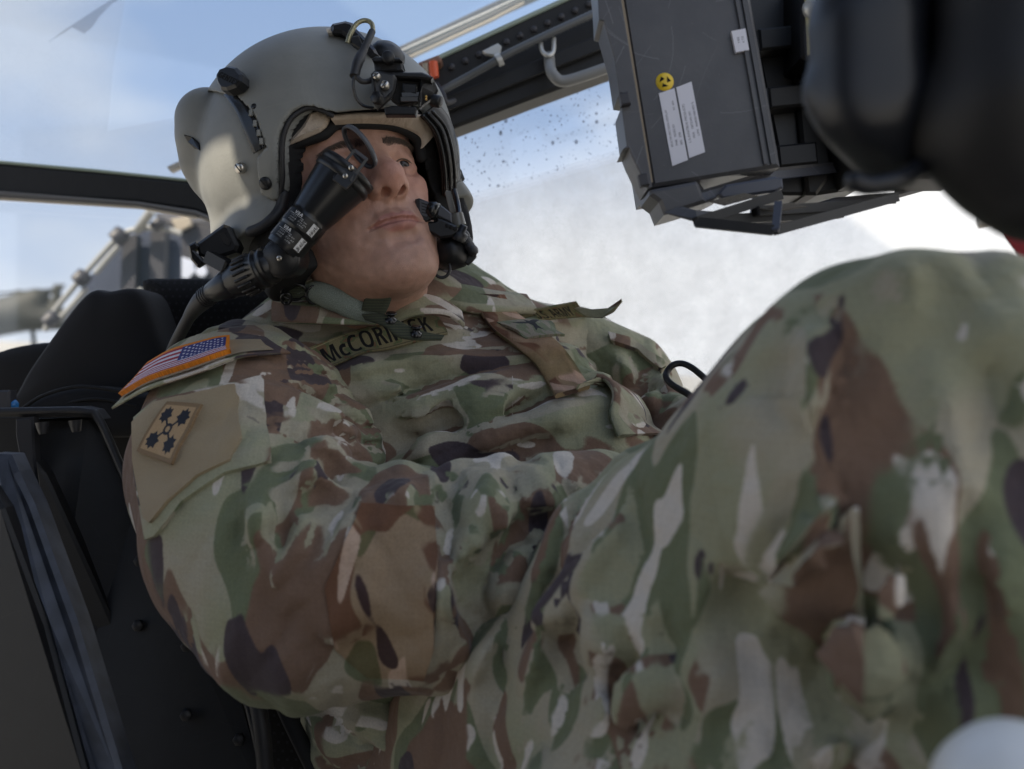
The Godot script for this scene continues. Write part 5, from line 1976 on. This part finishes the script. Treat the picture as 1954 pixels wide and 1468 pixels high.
	part("light_blocker", rbox(Vector3(-1.05, 0.05, 0.68), Vector3(1.05, 1.05, 0.02), Basis(Vector3.UP, 0.12), 0.0), M.frame_black, t)  # unseen panel added to block light from behind the camera
	part("door_sill", rbox(Vector3(0.1, -0.62, 0.16), Vector3(1.3, 0.20, 0.06), Basis(), 0.0), M.frame_black, t)

func build_seat() -> void:
	var t := thing("pilot_seat", "black armoured pilot seat with mesh headrest and bolted side panel", "seat", C(350, 1468, 1.1))
	var d := 1.22
	part("headrest", cushion([[262, 545], [272, 530], [300, 528], [560, 532], [640, 560], [640, 720], [330, 720], [290, 640]], d, 0.10, 0.012), M.seat_mesh, t)
	part("side_wing", cushion([[160, 558], [200, 553], [262, 553], [300, 640], [345, 760], [250, 800], [25, 800], [30, 740], [88, 650]], d - 0.10, 0.08, 0.012), M.seat_cloth, t)
	part("rear_bolster", cushion([[-40, 690], [0, 668], [50, 656], [100, 654], [130, 680], [120, 800], [-40, 800]], d + 0.05, 0.08, 0.02), M.seat_cloth, t)
	part("lower_roll", cushion([[30, 786], [70, 757], [140, 738], [200, 740], [260, 750], [330, 760], [330, 830], [30, 830]], d - 0.15, 0.07, 0.012), M.seat_cloth, t)
	part("piping", tube(curve([C(36, 785, d - 0.155), C(80, 756, d - 0.158), C(140, 739, d - 0.16), C(190, 741, d - 0.16), C(255, 752, d - 0.16)], 6), 0.0022, 8), M.black_matt, t)
	part("piping", tube(curve([C(120, 772, d - 0.153), C(160, 763, d - 0.158), C(200, 763, d - 0.158), C(260, 775, d - 0.155)], 6), 0.0016, 8), M.black_matt, t)
	# armour side panel
	var e := 0.98
	part("side_panel", slab([[60, 800], [170, 796], [192, 822], [262, 968], [345, 1110], [452, 1290], [508, 1480], [540, 1600], [60, 1600]], [e, e, e, e - 0.01, e - 0.04, e - 0.07, e - 0.10, e - 0.12, e - 0.1], 0.02, 0.003), M.armour, t)
	part("inner_panel", slab([[150, 782], [330, 770], [430, 1150], [560, 1300], [640, 1600], [300, 1600]], 1.14, 0.02, 0.003), M.armour, t)
	part("panel_rim", tube(curve([C(-10, 786, e - 0.02), C(100, 784, e - 0.02), C(165, 786, e - 0.02), C(192, 806, e - 0.02), C(255, 945, e - 0.03), C(345, 1100, e - 0.06), C(455, 1290, e - 0.09), C(505, 1480, e - 0.12), C(520, 1560, e - 0.12)], 6), 0.0042, 10), M.armour_edge, t)
	part("flange", slab([[28, 800], [62, 795], [66, 880], [100, 1120], [78, 1120], [28, 830]], e - 0.025, 0.014, 0.002), M.webbing, t)
	part("panel_step", slab([[66, 880], [86, 905], [180, 1110], [310, 1400], [370, 1600], [330, 1600], [200, 1300], [92, 1080]], e - 0.045, 0.02, 0.003), M.armour, t)
	part("top_plate", slab([[-30, 780], [150, 776], [176, 782], [190, 800], [170, 797], [60, 796], [-30, 796]], e - 0.02, 0.03, 0.002), M.armour_edge, t)
	for q in [[184, 923], [178, 1037], [266, 1071], [263, 1194], [356, 1233], [355, 1365], [456, 1412], [104, 896]]:
		var z := e - 0.002 - maxf(0.0, (q[1] - 968.0) / 500.0 * 0.098)
		part("hex_bolt", lathe(C(q[0], q[1], z - 0.004), Vector3(0.2, 0.1, 1), [Vector2(0.0058, -0.03), Vector2(0.0058, 0.002), Vector2(0.0050, 0.0032), Vector2(0.0001, 0.0034)], 6), M.armour_edge, t)
	for q in [[80, 812], [143, 808]]:
		part("hanging_bolt", tube([C(q[0], q[1] - 6, e - 0.03), C(q[0] + 1, q[1] + 4, e - 0.03), C(q[0] + 3, q[1] + 16, e - 0.03)], [0.007, 0.006, 0.0045], 8), M.armour_edge, t)
	part("bracket_plate", slab([[-80, 792], [40, 792], [66, 900], [40, 960], [-80, 960]], 1.02, 0.02, 0.003), M.armour, t)
	# worn outer rail
	part("side_rail", slab([[-20, 866], [18, 868], [32, 900], [62, 962], [145, 1190], [232, 1480], [270, 1600], [215, 1600], [166, 1480], [86, 1190], [0, 960]], [0.86, 0.86, 0.85, 0.84, 0.80, 0.76, 0.75, 0.75, 0.76, 0.80, 0.84], 0.03, 0.004), M.worn_blue, t)
	part("outer_skirt", slab([[-20, 930], [6, 970], [90, 1195], [168, 1490], [215, 1640], [-20, 1640]], [0.83, 0.82, 0.80, 0.755, 0.75, 0.78], 0.02, 0.003), M.armour, t)
	part("hose", tube(curve([C(380, 1120, e - 0.10), C(430, 1200, e - 0.12), C(475, 1290, e - 0.13), C(498, 1380, e - 0.14), C(508, 1500, e - 0.14)], 6), 0.0075, 10), M.rubber, t)
	# mesh cushion
	part("seat_cushion", cushion([[470, 1180], [520, 1200], [600, 1290], [690, 1380], [720, 1500], [500, 1600], [470, 1400]], 0.98, 0.10, 0.02), M.seat_mesh, t)
	part("cushion_edge", tube(curve([C(500, 1200, 0.93), C(530, 1320, 0.92), C(600, 1470, 0.90), C(640, 1560, 0.90)], 6), 0.008, 10), M.black_matt, t)
	part("buckle", rbox(C(4, 770, 1.0), Vector3(0.012, 0.014, 0.008), Basis(), 0.002), M.dark_metal, t)
	part("blue_cap", lathe(C(24, 770, 1.0), Vector3(0.3, 1, 0.4), [Vector2(0.006, -0.012), Vector2(0.006, 0.0), Vector2(0.004, 0.003), Vector2(0.0001, 0.003)], 14), M.blue, t)
# a padded shape: the outline pushed back by t, its rim rounded, its face slightly crowned
func cushion(px: Array, d: float, t: float, rad: float) -> ArrayMesh:
	var v := PackedVector2Array()
	var mid := Vector2.ZERO
	for q in px:
		v.append(Vector2(q[0], q[1]))
		mid += Vector2(q[0], q[1]) / px.size()
	# smooth the outline
	var o := []
	var n := v.size()
	for i in n:
		for k in 5:
			o.append(v[i].cubic_interpolate(v[(i + 1) % n], v[(i + n - 1) % n], v[(i + 2) % n], k / 5.0))
	var rings := []
	var prof := [[1.0, 1.0], [1.0, 0.35], [0.985, 0.16], [0.95, 0.05], [0.88, 0.0], [0.6, -0.07], [0.25, -0.09], [0.02, -0.092]]
	for p in prof:
		var ring := PackedVector3Array()
		for q in o:
			var w: Vector2 = mid + (q - mid) * p[0]
			ring.append(C(w.x, w.y, d + t * 0.0) + Vector3(0, 0, -t * p[1]))
		rings.append(ring)
	return loft(rings, true)
func build_console() -> void:
	var t := thing("display_unit", "grey-black avionics display box with white labels hanging beside the canopy", "display", C(1350, 0, 0.85))
	var a := C(1168, -120, 0.81)
	var b := C(1412, -120, 0.81)
	var c := C(1490, 318, 0.81)
	var e := C(1245, 357, 0.81)
	var n := (b - a).cross(e - a).normalized()
	if n.z < 0.0:
		n = -n
	part("housing", plate([a, b, c, e], -n * 0.11, 0.003), M.console, t)
	var fr := func(u: float, v: float, lift := 0.0) -> Vector3: return a.lerp(b, u).lerp(e.lerp(c, u), v) + n * lift
	# vertical seam ridges near the far edge
	part("seam_rib", bar(fr.call(0.885, 0.0, 0.001), fr.call(0.885, 0.985, 0.001), 0.003, 0.004, n, 0.0008), M.console, t)
	part("seam_rib", bar(fr.call(0.935, 0.0, 0.001), fr.call(0.935, 0.985, 0.001), 0.002, 0.003, n, 0.0006), M.console, t)
	part("edge_strip", slab([[1128, -120], [1166, -120], [1245, 357], [1236, 361], [1206, 300], [1200, 283], [1189, 284], [1196, 278], [1186, 204], [1201, 202], [1198, 180], [1182, 178], [1172, 110], [1152, 40], [1143, 38], [1140, -20]], 0.80, 0.05, 0.0008), M.console, t)
	part("edge_gasket", bar(fr.call(-0.004, 0.0, 0.0015), fr.call(-0.004, 0.985, 0.0015), 0.0022, 0.003, n, 0.0004), M.gasket, t)
	for q in [[1192, 191], [1228, 345]]:
		part("edge_clip", rbox(C(q[0], q[1], 0.797), Vector3(0.004, 0.005, 0.005), Basis(Vector3.BACK, 0.2), 0.001), M.dark_metal, t)
	# labels
	var white := Color(0.82, 0.82, 0.86)
	var inkc := Color(0.16, 0.16, 0.2)
	var im1 := Image.create(256, 64, false, Image.FORMAT_RGB8)
	im1.fill(white)
	ink(im1, "MULTIFUNCTION DISPLAY", 128, 14, 8, inkc, false)
	ink(im1, "PNR   70302-01", 100, 33, 8, inkc, false)
	ink(im1, "SER   230", 80, 51, 8, inkc, false)
	ink(im1, "DS  KEA", 200, 48, 7, inkc, false)
	var im2 := Image.create(256, 64, false, Image.FORMAT_RGB8)
	im2.fill(white)
	ink(im2, "L-3 AVIATION PRODUCTS", 120, 15, 9, inkc, false)
	ink(im2, "PNR    TB72345-501", 110, 34, 8, inkc, false)
	ink(im2, "L/PN   444000-000 REV 5", 124, 52, 8, inkc, false)
	# text runs up the labels
	part("label", sheet([fr.call(0.176, 0.930), fr.call(0.164, 0.635), fr.call(0.290, 0.620), fr.call(0.303, 0.915)], n, 0.0008), pic(im1, 0.5), t)
	part("label", sheet([fr.call(0.315, 0.908), fr.call(0.305, 0.618), fr.call(0.430, 0.600), fr.call(0.443, 0.893)], n, 0.0008), pic(im2, 0.5), t)
	var im3 := Image.create(64, 64, false, Image.FORMAT_RGB8)
	im3.fill(white)
	ink(im3, "TTE", 34, 24, 9, inkc, false)
	ink(im3, "CTE", 34, 44, 9, inkc, false)
	part("label", sheet([fr.call(0.800, 0.500), fr.call(0.795, 0.410), fr.call(0.905, 0.402), fr.call(0.905, 0.494)], n, 0.0042), pic(im3, 0.5), t)
	var ym := part("yellow_sticker", lathe(fr.call(0.225, 0.590), n, [Vector2(0.0078, 0.0), Vector2(0.0076, 0.0006), Vector2(0.0001, 0.0007)], 24), M.yellow, t)
	var bb := ortho(n)
	for k in 3:
		var an := TAU * k / 3.0 + 0.4
		var p: Vector3 = fr.call(0.225, 0.590, 0.0008) + (bb.x * cos(an) + bb.y * sin(an)) * 0.0034
		var ar := part("arrow_mark", plate([p + bb.x.rotated(n, an + 1.57) * 0.0034, p - bb.x.rotated(n, an + 1.57) * 0.0016 + bb.x.rotated(n, an) * 0.0018, p - bb.x.rotated(n, an + 1.57) * 0.0016 - bb.x.rotated(n, an) * 0.0018], n * 0.0003, 0.00005), M.print_dark, ym)
		ar.position = Vector3.ZERO
	# lower casting, side recess and the tray below
	part("lower_lip", slab([[1240, 362], [1330, 345], [1335, 352], [1342, 372], [1352, 385], [1290, 404], [1268, 410], [1258, 385], [1240, 372]], 0.80, 0.06, 0.003), M.console, t)
	part("lower_casting", slab([[1255, 358], [1334, 338], [1338, 352], [1345, 362], [1380, 372], [1352, 386], [1262, 408]], 0.825, 0.05, 0.002), M.console, t)
	part("side_recess", slab([[1400, -120], [1560, -120], [1640, 310], [1640, 360], [1560, 372], [1480, 372], [1490, 318]], 0.885, 0.10, 0.003), M.black, t)
	part("recess_rib", slab([[1490, -120], [1530, -120], [1590, 330], [1560, 372], [1540, 372]], 0.875, 0.06, 0.003), M.frame_black, t)
	for k in 3:
		part("connector", rbox(C(1480 + k * 18, 80 + k * 110, 0.872), Vector3(0.018, 0.010, 0.012), Basis(Vector3.BACK, 0.1), 0.002), M.frame_black, t)
	part("floor_plate", slab([[1268, 410], [1352, 384], [1480, 345], [1700, 320], [1830, 300], [1830, 345], [1712, 376], [1710, 386], [1600, 396], [1480, 432], [1330, 422]], [0.80, 0.81, 0.84, 0.90, 0.95, 0.93, 0.88, 0.88, 0.86, 0.82, 0.79], 0.012, 0.002, Vector3(0, 1, -0.4)), M.console, t)
	part("bright_lip", slab([[1385, 352], [1480, 336], [1494, 340], [1496, 358], [1480, 366], [1380, 380], [1370, 370]], 0.80, 0.01, 0.002), M.console_blue, t)
	for q in [[[1352, 384], [1420, 368], [1450, 374], [1384, 392]], [[1448, 398], [1512, 386], [1540, 394], [1478, 404]]]:
		part("mesh_screen", slab(q, 0.785, 0.003, 0.0005), M.speckle, t)
	part("tray_frame", bar(C(1326, 424, 0.775), C(1478, 440, 0.765), 0.006, 0.008), M.frame_black, t)
	part("tray_frame", bar(C(1478, 440, 0.765), C(1712, 376, 0.84), 0.006, 0.008), M.frame_black, t)
	part("tray_frame", bar(C(1326, 424, 0.775), C(1490, 372, 0.80), 0.008, 0.008), M.frame_black, t)
	part("tray_frame", bar(C(1360, 420, 0.78), C(1606, 408, 0.84), 0.008, 0.008), M.frame_black, t)
	part("tray_frame", bar(C(1440, 404, 0.79), C(1640, 392, 0.85), 0.010, 0.008), M.frame_black, t)
	part("tray_strut", bar(C(1486, 386, 0.78), C(1480, 442, 0.762), 0.006, 0.005), M.console_blue, t)
	# sighting grip in front of it, close to the lens
	var g := thing("sight_grip", "large black moulded sight grip with glossy bluish flank", "grip", C(1700, 200, 0.5))
	var gf := Field.new()
	gf.chain([C(1660, -160, 0.47), C(1650, 60, 0.46), C(1655, 190, 0.46), C(1690, 285, 0.47)], [0.026, 0.022, 0.022, 0.014], 0.02)
	gf.chain([C(1690, -160, 0.48), C(1685, 60, 0.48), C(1690, 250, 0.475)], [0.024, 0.020, 0.014], 0.02)
	gf.cap(C(1565, 175, 0.465), C(1630, 170, 0.465), 0.006, 0.016, 0.012)
	gf.plane(C(1560, 0, 0.44), Vector3(0.10, 0.02, -1), 0.006, 1)
	part("grip_body", net_mesh(net(gf, Vector3(0.10, 0.08, -0.54), Vector3(0.25, 0.26, -0.40), 0.003)), M.grip, g)
	part("trigger_guard", tube(curve([C(1632, 346, 0.45), C(1660, 354, 0.45), C(1710, 345, 0.45), C(1750, 322, 0.455), C(1768, 285, 0.46)], 5), 0.005, 10, true, true), M.grip, g)
	var cf := Field.new()
	cf.chain([C(1920, -200, 0.44), C(1930, 40, 0.44), C(1925, 190, 0.44), C(1990, 360, 0.44)], [0.036, 0.029, 0.031, 0.025], 0.03)
	cf.chain([C(1770, 225, 0.46), C(1870, 260, 0.45), C(1925, 310, 0.45)], [0.015, 0.022, 0.025], 0.02)
	part("grip_column", net_mesh(net(cf, Vector3(0.12, 0.0, -0.60), Vector3(0.34, 0.27, -0.36), 0.004)), M.grip_dark, g)
	var pl := thing("placard_panel", "pale yellow placard panel with dark print behind the sight grip", "placard", C(1600, 60, 0.8))
	var im4 := Image.create(128, 256, false, Image.FORMAT_RGB8)
	im4.fill(Color(0.73, 0.70, 0.52))
	ink(im4, "FBL", 64, 214, 20, Color(0.15, 0.14, 0.1))
	part("placard", sheet([C(1534, -30, 0.8), C(1586, -30, 0.8), C(1572, 106, 0.8), C(1540, 106, 0.8)], Vector3(0, 0, 1), 0.003), pic(im4, 0.6), pl)
	part("bolt_head", lathe(C(1556, 14, 0.795), Vector3(0, 0, 1), [Vector2(0.010, -0.004), Vector2(0.010, 0.002), Vector2(0.0001, 0.004)], 16), M.pale_metal, pl)
	part("wedge", slab([[1548, 46], [1575, 26], [1580, 34], [1552, 62]], 0.79, 0.006, 0.001), M.black, pl)
	part("placard_backing", slab([[1530, -60], [1850, -60], [1850, 340], [1640, 340], [1560, 120], [1530, 108]], 0.83, 0.06, 0.004), M.frame_black, pl)
	var im5 := Image.create(64, 96, false, Image.FORMAT_RGB8)
	im5.fill(Color(0.75, 0.70, 0.55))
	im5.fill_rect(Rect2i(0, 22, 64, 4), Color(0.2, 0.19, 0.15))
	ink(im5, "10802", 32, 84, 10, Color(0.2, 0.18, 0.15))
	part("placard", sheet([C(1733, 70, 0.8), C(1772, 66, 0.8), C(1786, 138, 0.8), C(1742, 150, 0.8)], Vector3(0, 0, 1), 0.003), pic(im5, 0.6), pl)
	var tg := thing("warning_streamer", "dark red warning streamer with pale letters hanging at the cockpit edge", "streamer", C(1930, 460, 0.7))
	var im6 := Image.create(64, 128, false, Image.FORMAT_RGB8)
	im6.fill(Color(0.45, 0.02, 0.06))
	ink(im6, "T", 40, 60, 36, Color(0.7, 0.68, 0.7))
	part("streamer", sheet([C(1885, 410, 0.7), C(1960, 380, 0.7), C(2010, 500, 0.7), C(1958, 508, 0.7)], Vector3(0, 0, 1), 0.002), pic(im6, 0.8), tg)
	part("knot", lathe(C(1893, 418, 0.695), Vector3(1, 0.3, 0.3), [Vector2(0.004, -0.010), Vector2(0.006, 0.0), Vector2(0.003, 0.012), Vector2(0.0001, 0.012)], 12), M.leather_pale, tg)
	var wk := thing("white_knob", "smooth white rounded knob below the bent knee", "knob", C(1930, 1460, 0.36))
	part("knob_cap", lathe(C(1935, 1520, 0.36), Vector3(-0.35, 0.9, 0.35), [Vector2(0.030, -0.03), Vector2(0.031, -0.005), Vector2(0.028, 0.010), Vector2(0.020, 0.020), Vector2(0.010, 0.0245), Vector2(0.0001, 0.0255)], 32), M.white_gloss, wk)
	part("knob_stem", lathe(C(1935, 1520, 0.36), Vector3(-0.35, 0.9, 0.35), [Vector2(0.012, -0.10), Vector2(0.012, -0.028), Vector2(0.0001, -0.028)], 20), M.black, wk)
func build_display() -> void:
	var base := C(533, 493, 0.90)
	var t := thing("helmet_display", "black eyepiece display unit angled in front of the pilot's cheek", "display", base)
	# barrel from the elbow joint up to the eyepiece
	var p0 := C(540, 478, 0.895)
	var p1 := C(668, 322, 0.905)
	var ax := (p1 - p0).normalized()
	var L := (p1 - p0).length()
	part("barrel", lathe(p0, ax, [Vector2(0.0175, 0.0), Vector2(0.0185, 0.004), Vector2(0.0190, L * 0.22), Vector2(0.0197, L * 0.225), Vector2(0.0197, L * 0.38), Vector2(0.0192, L * 0.385), Vector2(0.0200, L * 0.42), Vector2(0.0270, L * 0.80), Vector2(0.0277, L * 0.84)], 40), M.barrel, t)
	part("eyepiece_ring", lathe(p0, ax, [Vector2(0.0265, L * 0.835), Vector2(0.0292, L * 0.85), Vector2(0.0294, L * 0.90), Vector2(0.0280, L * 0.91), Vector2(0.0280, L * 0.93), Vector2(0.0290, L * 0.935), Vector2(0.0290, L * 0.99), Vector2(0.026, L * 1.0)], 40), M.black, t)
	part("eyepiece_lens", lathe(p0, ax, [Vector2(0.027, L * 0.985), Vector2(0.018, L * 0.997), Vector2(0.0001, L * 1.003)], 30), M.black_gloss, t)
	# printed labels wrapped round the barrel
	var bb := ortho(ax, Vector3(0.2, 0.1, 1))
	var out := (Vector3(0.0, 0.0, 1.0) - ax * ax.z).normalized()
	var sid := ax.cross(out)
	for k in 2:
		var im := Image.create(256, 96, false, Image.FORMAT_RGB8)
		im.fill(Color(0.03, 0.03, 0.035))
		var wh := Color(0.80, 0.80, 0.80)
		ink(im, "AEV", 150, 16, 20, wh)
		im.fill_rect(Rect2i(110, 32, 100, 2), wh)
		var rng := RandomNumberGenerator.new()
		rng.seed = 70 + k
		im.fill_rect(Rect2i(20, 8, 40, 80), wh)
		for y in range(10, 86, 3):
			im.fill_rect(Rect2i(22 + rng.randi() % 10, y, 12 + rng.randi() % 14, 1 + rng.randi() % 2), Color(0.03, 0.03, 0.035))
		for r in 6:
			ink(im, ["SER NO", "2 2 023", "P/N 1270", "IHADSS", "MFR 0", "CONTR"][r], 105 + (r % 2) * 60, 44 + (r / 2) * 17, 9, wh, false)
		im.fill_rect(Rect2i(226, 10, 8, 80), wh)
		for y in range(12, 88, 4):
			im.fill_rect(Rect2i(226, y, 8, 2), Color(0.03, 0.03, 0.035))
		var st := st_new()
		st.set_smooth_group(0)
		var rr := 0.0200 if k == 0 else 0.0193
		var l0 := L * (0.235 if k == 0 else 0.05)
		var l1 := L * (0.37 if k == 0 else 0.20)
		for i in 20:
			for q in [[0, 0], [1, 0], [1, 1], [0, 0], [1, 1], [0, 1]]:
				var u: float = (i + q[0]) / 20.0
				var an := lerpf(1.15, -1.25, u)
				st.set_uv(Vector2(u, q[1]))
				st.add_vertex(p0 + ax * lerpf(l1, l0, q[1]) + (out * cos(an) + sid * sin(an)) * rr)
		part("data_label", done(st), pic(im, 0.45), t)
	# elbow joint
	part("elbow_disc", lathe(C(533, 493, 0.888), Vector3(-0.15, -0.12, 1), [Vector2(0.0165, -0.030), Vector2(0.0170, -0.002), Vector2(0.0160, 0.0), Vector2(0.0001, 0.0)], 40), M.black, t)
	part("elbow_rim", lathe(C(533, 493, 0.8895), Vector3(-0.15, -0.12, 1), [Vector2(0.0185, -0.03), Vector2(0.0190, -0.004), Vector2(0.0178, -0.0015), Vector2(0.0168, -0.0015)], 40), M.barrel, t)
	screw(C(533, 493, 0.888), Vector3(-0.15, -0.12, 1).normalized(), 0.0027, 0.0012, M.steel, t, 0.2)
	# knurled collar and tail towards the lower left
	var c0 := C(520, 503, 0.905)
	var cx := (C(395, 563, 0.925) - c0).normalized()
	part("collar", lathe(c0, cx, [Vector2(0.012, -0.006), Vector2(0.0185, 0.002), Vector2(0.0190, 0.006), Vector2(0.0178, 0.007), Vector2(0.0178, 0.010), Vector2(0.0195, 0.011), Vector2(0.0195, 0.014), Vector2(0.0182, 0.015), Vector2(0.0182, 0.036), Vector2(0.0168, 0.040), Vector2(0.015, 0.046), Vector2(0.0138, 0.050)], 36), M.barrel, t)
	var cb := ortho(cx)
	for k in 18:
		var an := TAU * k / 18.0
		var p := c0 + cx * 0.022 + (cb.x * cos(an) + cb.y * sin(an)) * 0.0186
		var q := c0 + cx * 0.034 + (cb.x * cos(an) + cb.y * sin(an)) * 0.0186
		part("grip_rib", tube([p, q], 0.0017, 8, true, true), M.black, t)
	part("tail_cone", lathe(c0, cx, [Vector2(0.0145, 0.048), Vector2(0.0150, 0.052), Vector2(0.0095, 0.074), Vector2(0.0085, 0.0745), Vector2(0.0001, 0.0745)], 12), M.barrel, t)
	for k in 3:
		var p := c0 + cx * 0.0748 + (cb.x * cos(k * 2.1) + cb.y * sin(k * 2.1)) * 0.0052
		part("pin_screw", lathe(p, cx, [Vector2(0.0016, -0.001), Vector2(0.0014, 0.0008), Vector2(0.0001, 0.001)], 10), M.steel, t)
	# combiner glass in its ring, on two struts
	var rc := C(686, 280, 0.895)
	var major := Vector3(cos(0.88), -sin(0.88), 0.0)
	var minor := (Vector3(sin(0.88), cos(0.88), 0.0) * 0.42 + Vector3(0, 0, 0.90)).normalized()
	var rn := major.cross(minor)
	var prof := []
	for k in 41:
		var a := TAU * k / 40.0
		prof.append(rc + major * cos(a) * 0.0222 + minor * sin(a) * 0.0175)
	var ring2 := []
	for off in [[0.0, -0.0022], [0.0013, -0.0022], [0.0013, 0.0022], [0.0, 0.0022], [-0.0008, 0.0022], [-0.0008, -0.0022], [0.0, -0.0022]]:
		var row := PackedVector3Array()
		for k in 40:
			var v: Vector3 = prof[k] - rc
			row.append(rc + v * (1.0 + off[0] / 0.02) + rn * off[1])
		ring2.append(row)
	part("combiner_ring", loft(ring2, false), M.grey_plastic, t)
	var gl := st_new()
	for k in 40:
		gl.add_vertex(rc); gl.add_vertex(prof[k]); gl.add_vertex(prof[k + 1])
	part("combiner_glass", done(gl), M.combiner, t)
	part("strut", bar(C(641, 329, 0.877), C(678, 285, 0.883), 0.0026, 0.0026), M.black, t)
	part("strut", bar(C(667, 348, 0.876), C(699, 304, 0.884), 0.0026, 0.0026), M.black, t)
	part("crossbar", bar(C(675, 286, 0.884), C(702, 306, 0.884), 0.004, 0.003), M.grey_plastic, t)
	part("hinge_plate", slab([[637, 330], [655, 310], [683, 333], [676, 346], [660, 362], [634, 343]], [0.876, 0.877, 0.877, 0.876, 0.874, 0.874], 0.009, 0.001), M.black, t)
	for q in [[670, 320], [659, 336]]:
		screw(C(q[0], q[1], 0.8755), Vector3(-0.1, -0.1, 1).normalized(), 0.0025, 0.0012, M.steel, t, 1.2)
	var cab := thing("display_cable", "thick black cable running from the eyepiece display down behind the shoulder", "cable", C(330, 690, 1.0))
	var cp := curve([c0 + cx * 0.070, C(388, 572, 0.932), C(368, 594, 0.945), C(350, 625, 0.96), C(330, 665, 1.0), C(318, 700, 1.04), C(308, 760, 1.08)], 6)
	var cr := []
	for i in cp.size():
		cr.append(0.0098 if i < 7 else lerpf(0.0098, 0.0062, clampf((i - 7) / 8.0, 0, 1)))
	part("cable", tube(cp, cr, 14), M.rubber, cab)
	for k in 4:
		var q: Vector3 = cp[2 + k]
		var q2: Vector3 = q + (cp[3 + k] - q) * 0.4
		part("strain_ring", tube([q, q2], 0.0105, 14), M.black, cab)

func build_small() -> void:
	var t := thing("cord_loop", "black corded snap loop at the far wrist above the knee", "loop", C(1310, 715, 0.95))
	part("loop_cord", tube(curve([C(1345, 722, 0.95), C(1322, 703, 0.955), C(1302, 694, 0.96), C(1284, 697, 0.96), C(1273, 710, 0.96), C(1272, 722, 0.955), C(1284, 735, 0.95), C(1312, 752, 0.945), C(1330, 765, 0.94)], 5), 0.0034, 10, true, true), M.black, t)
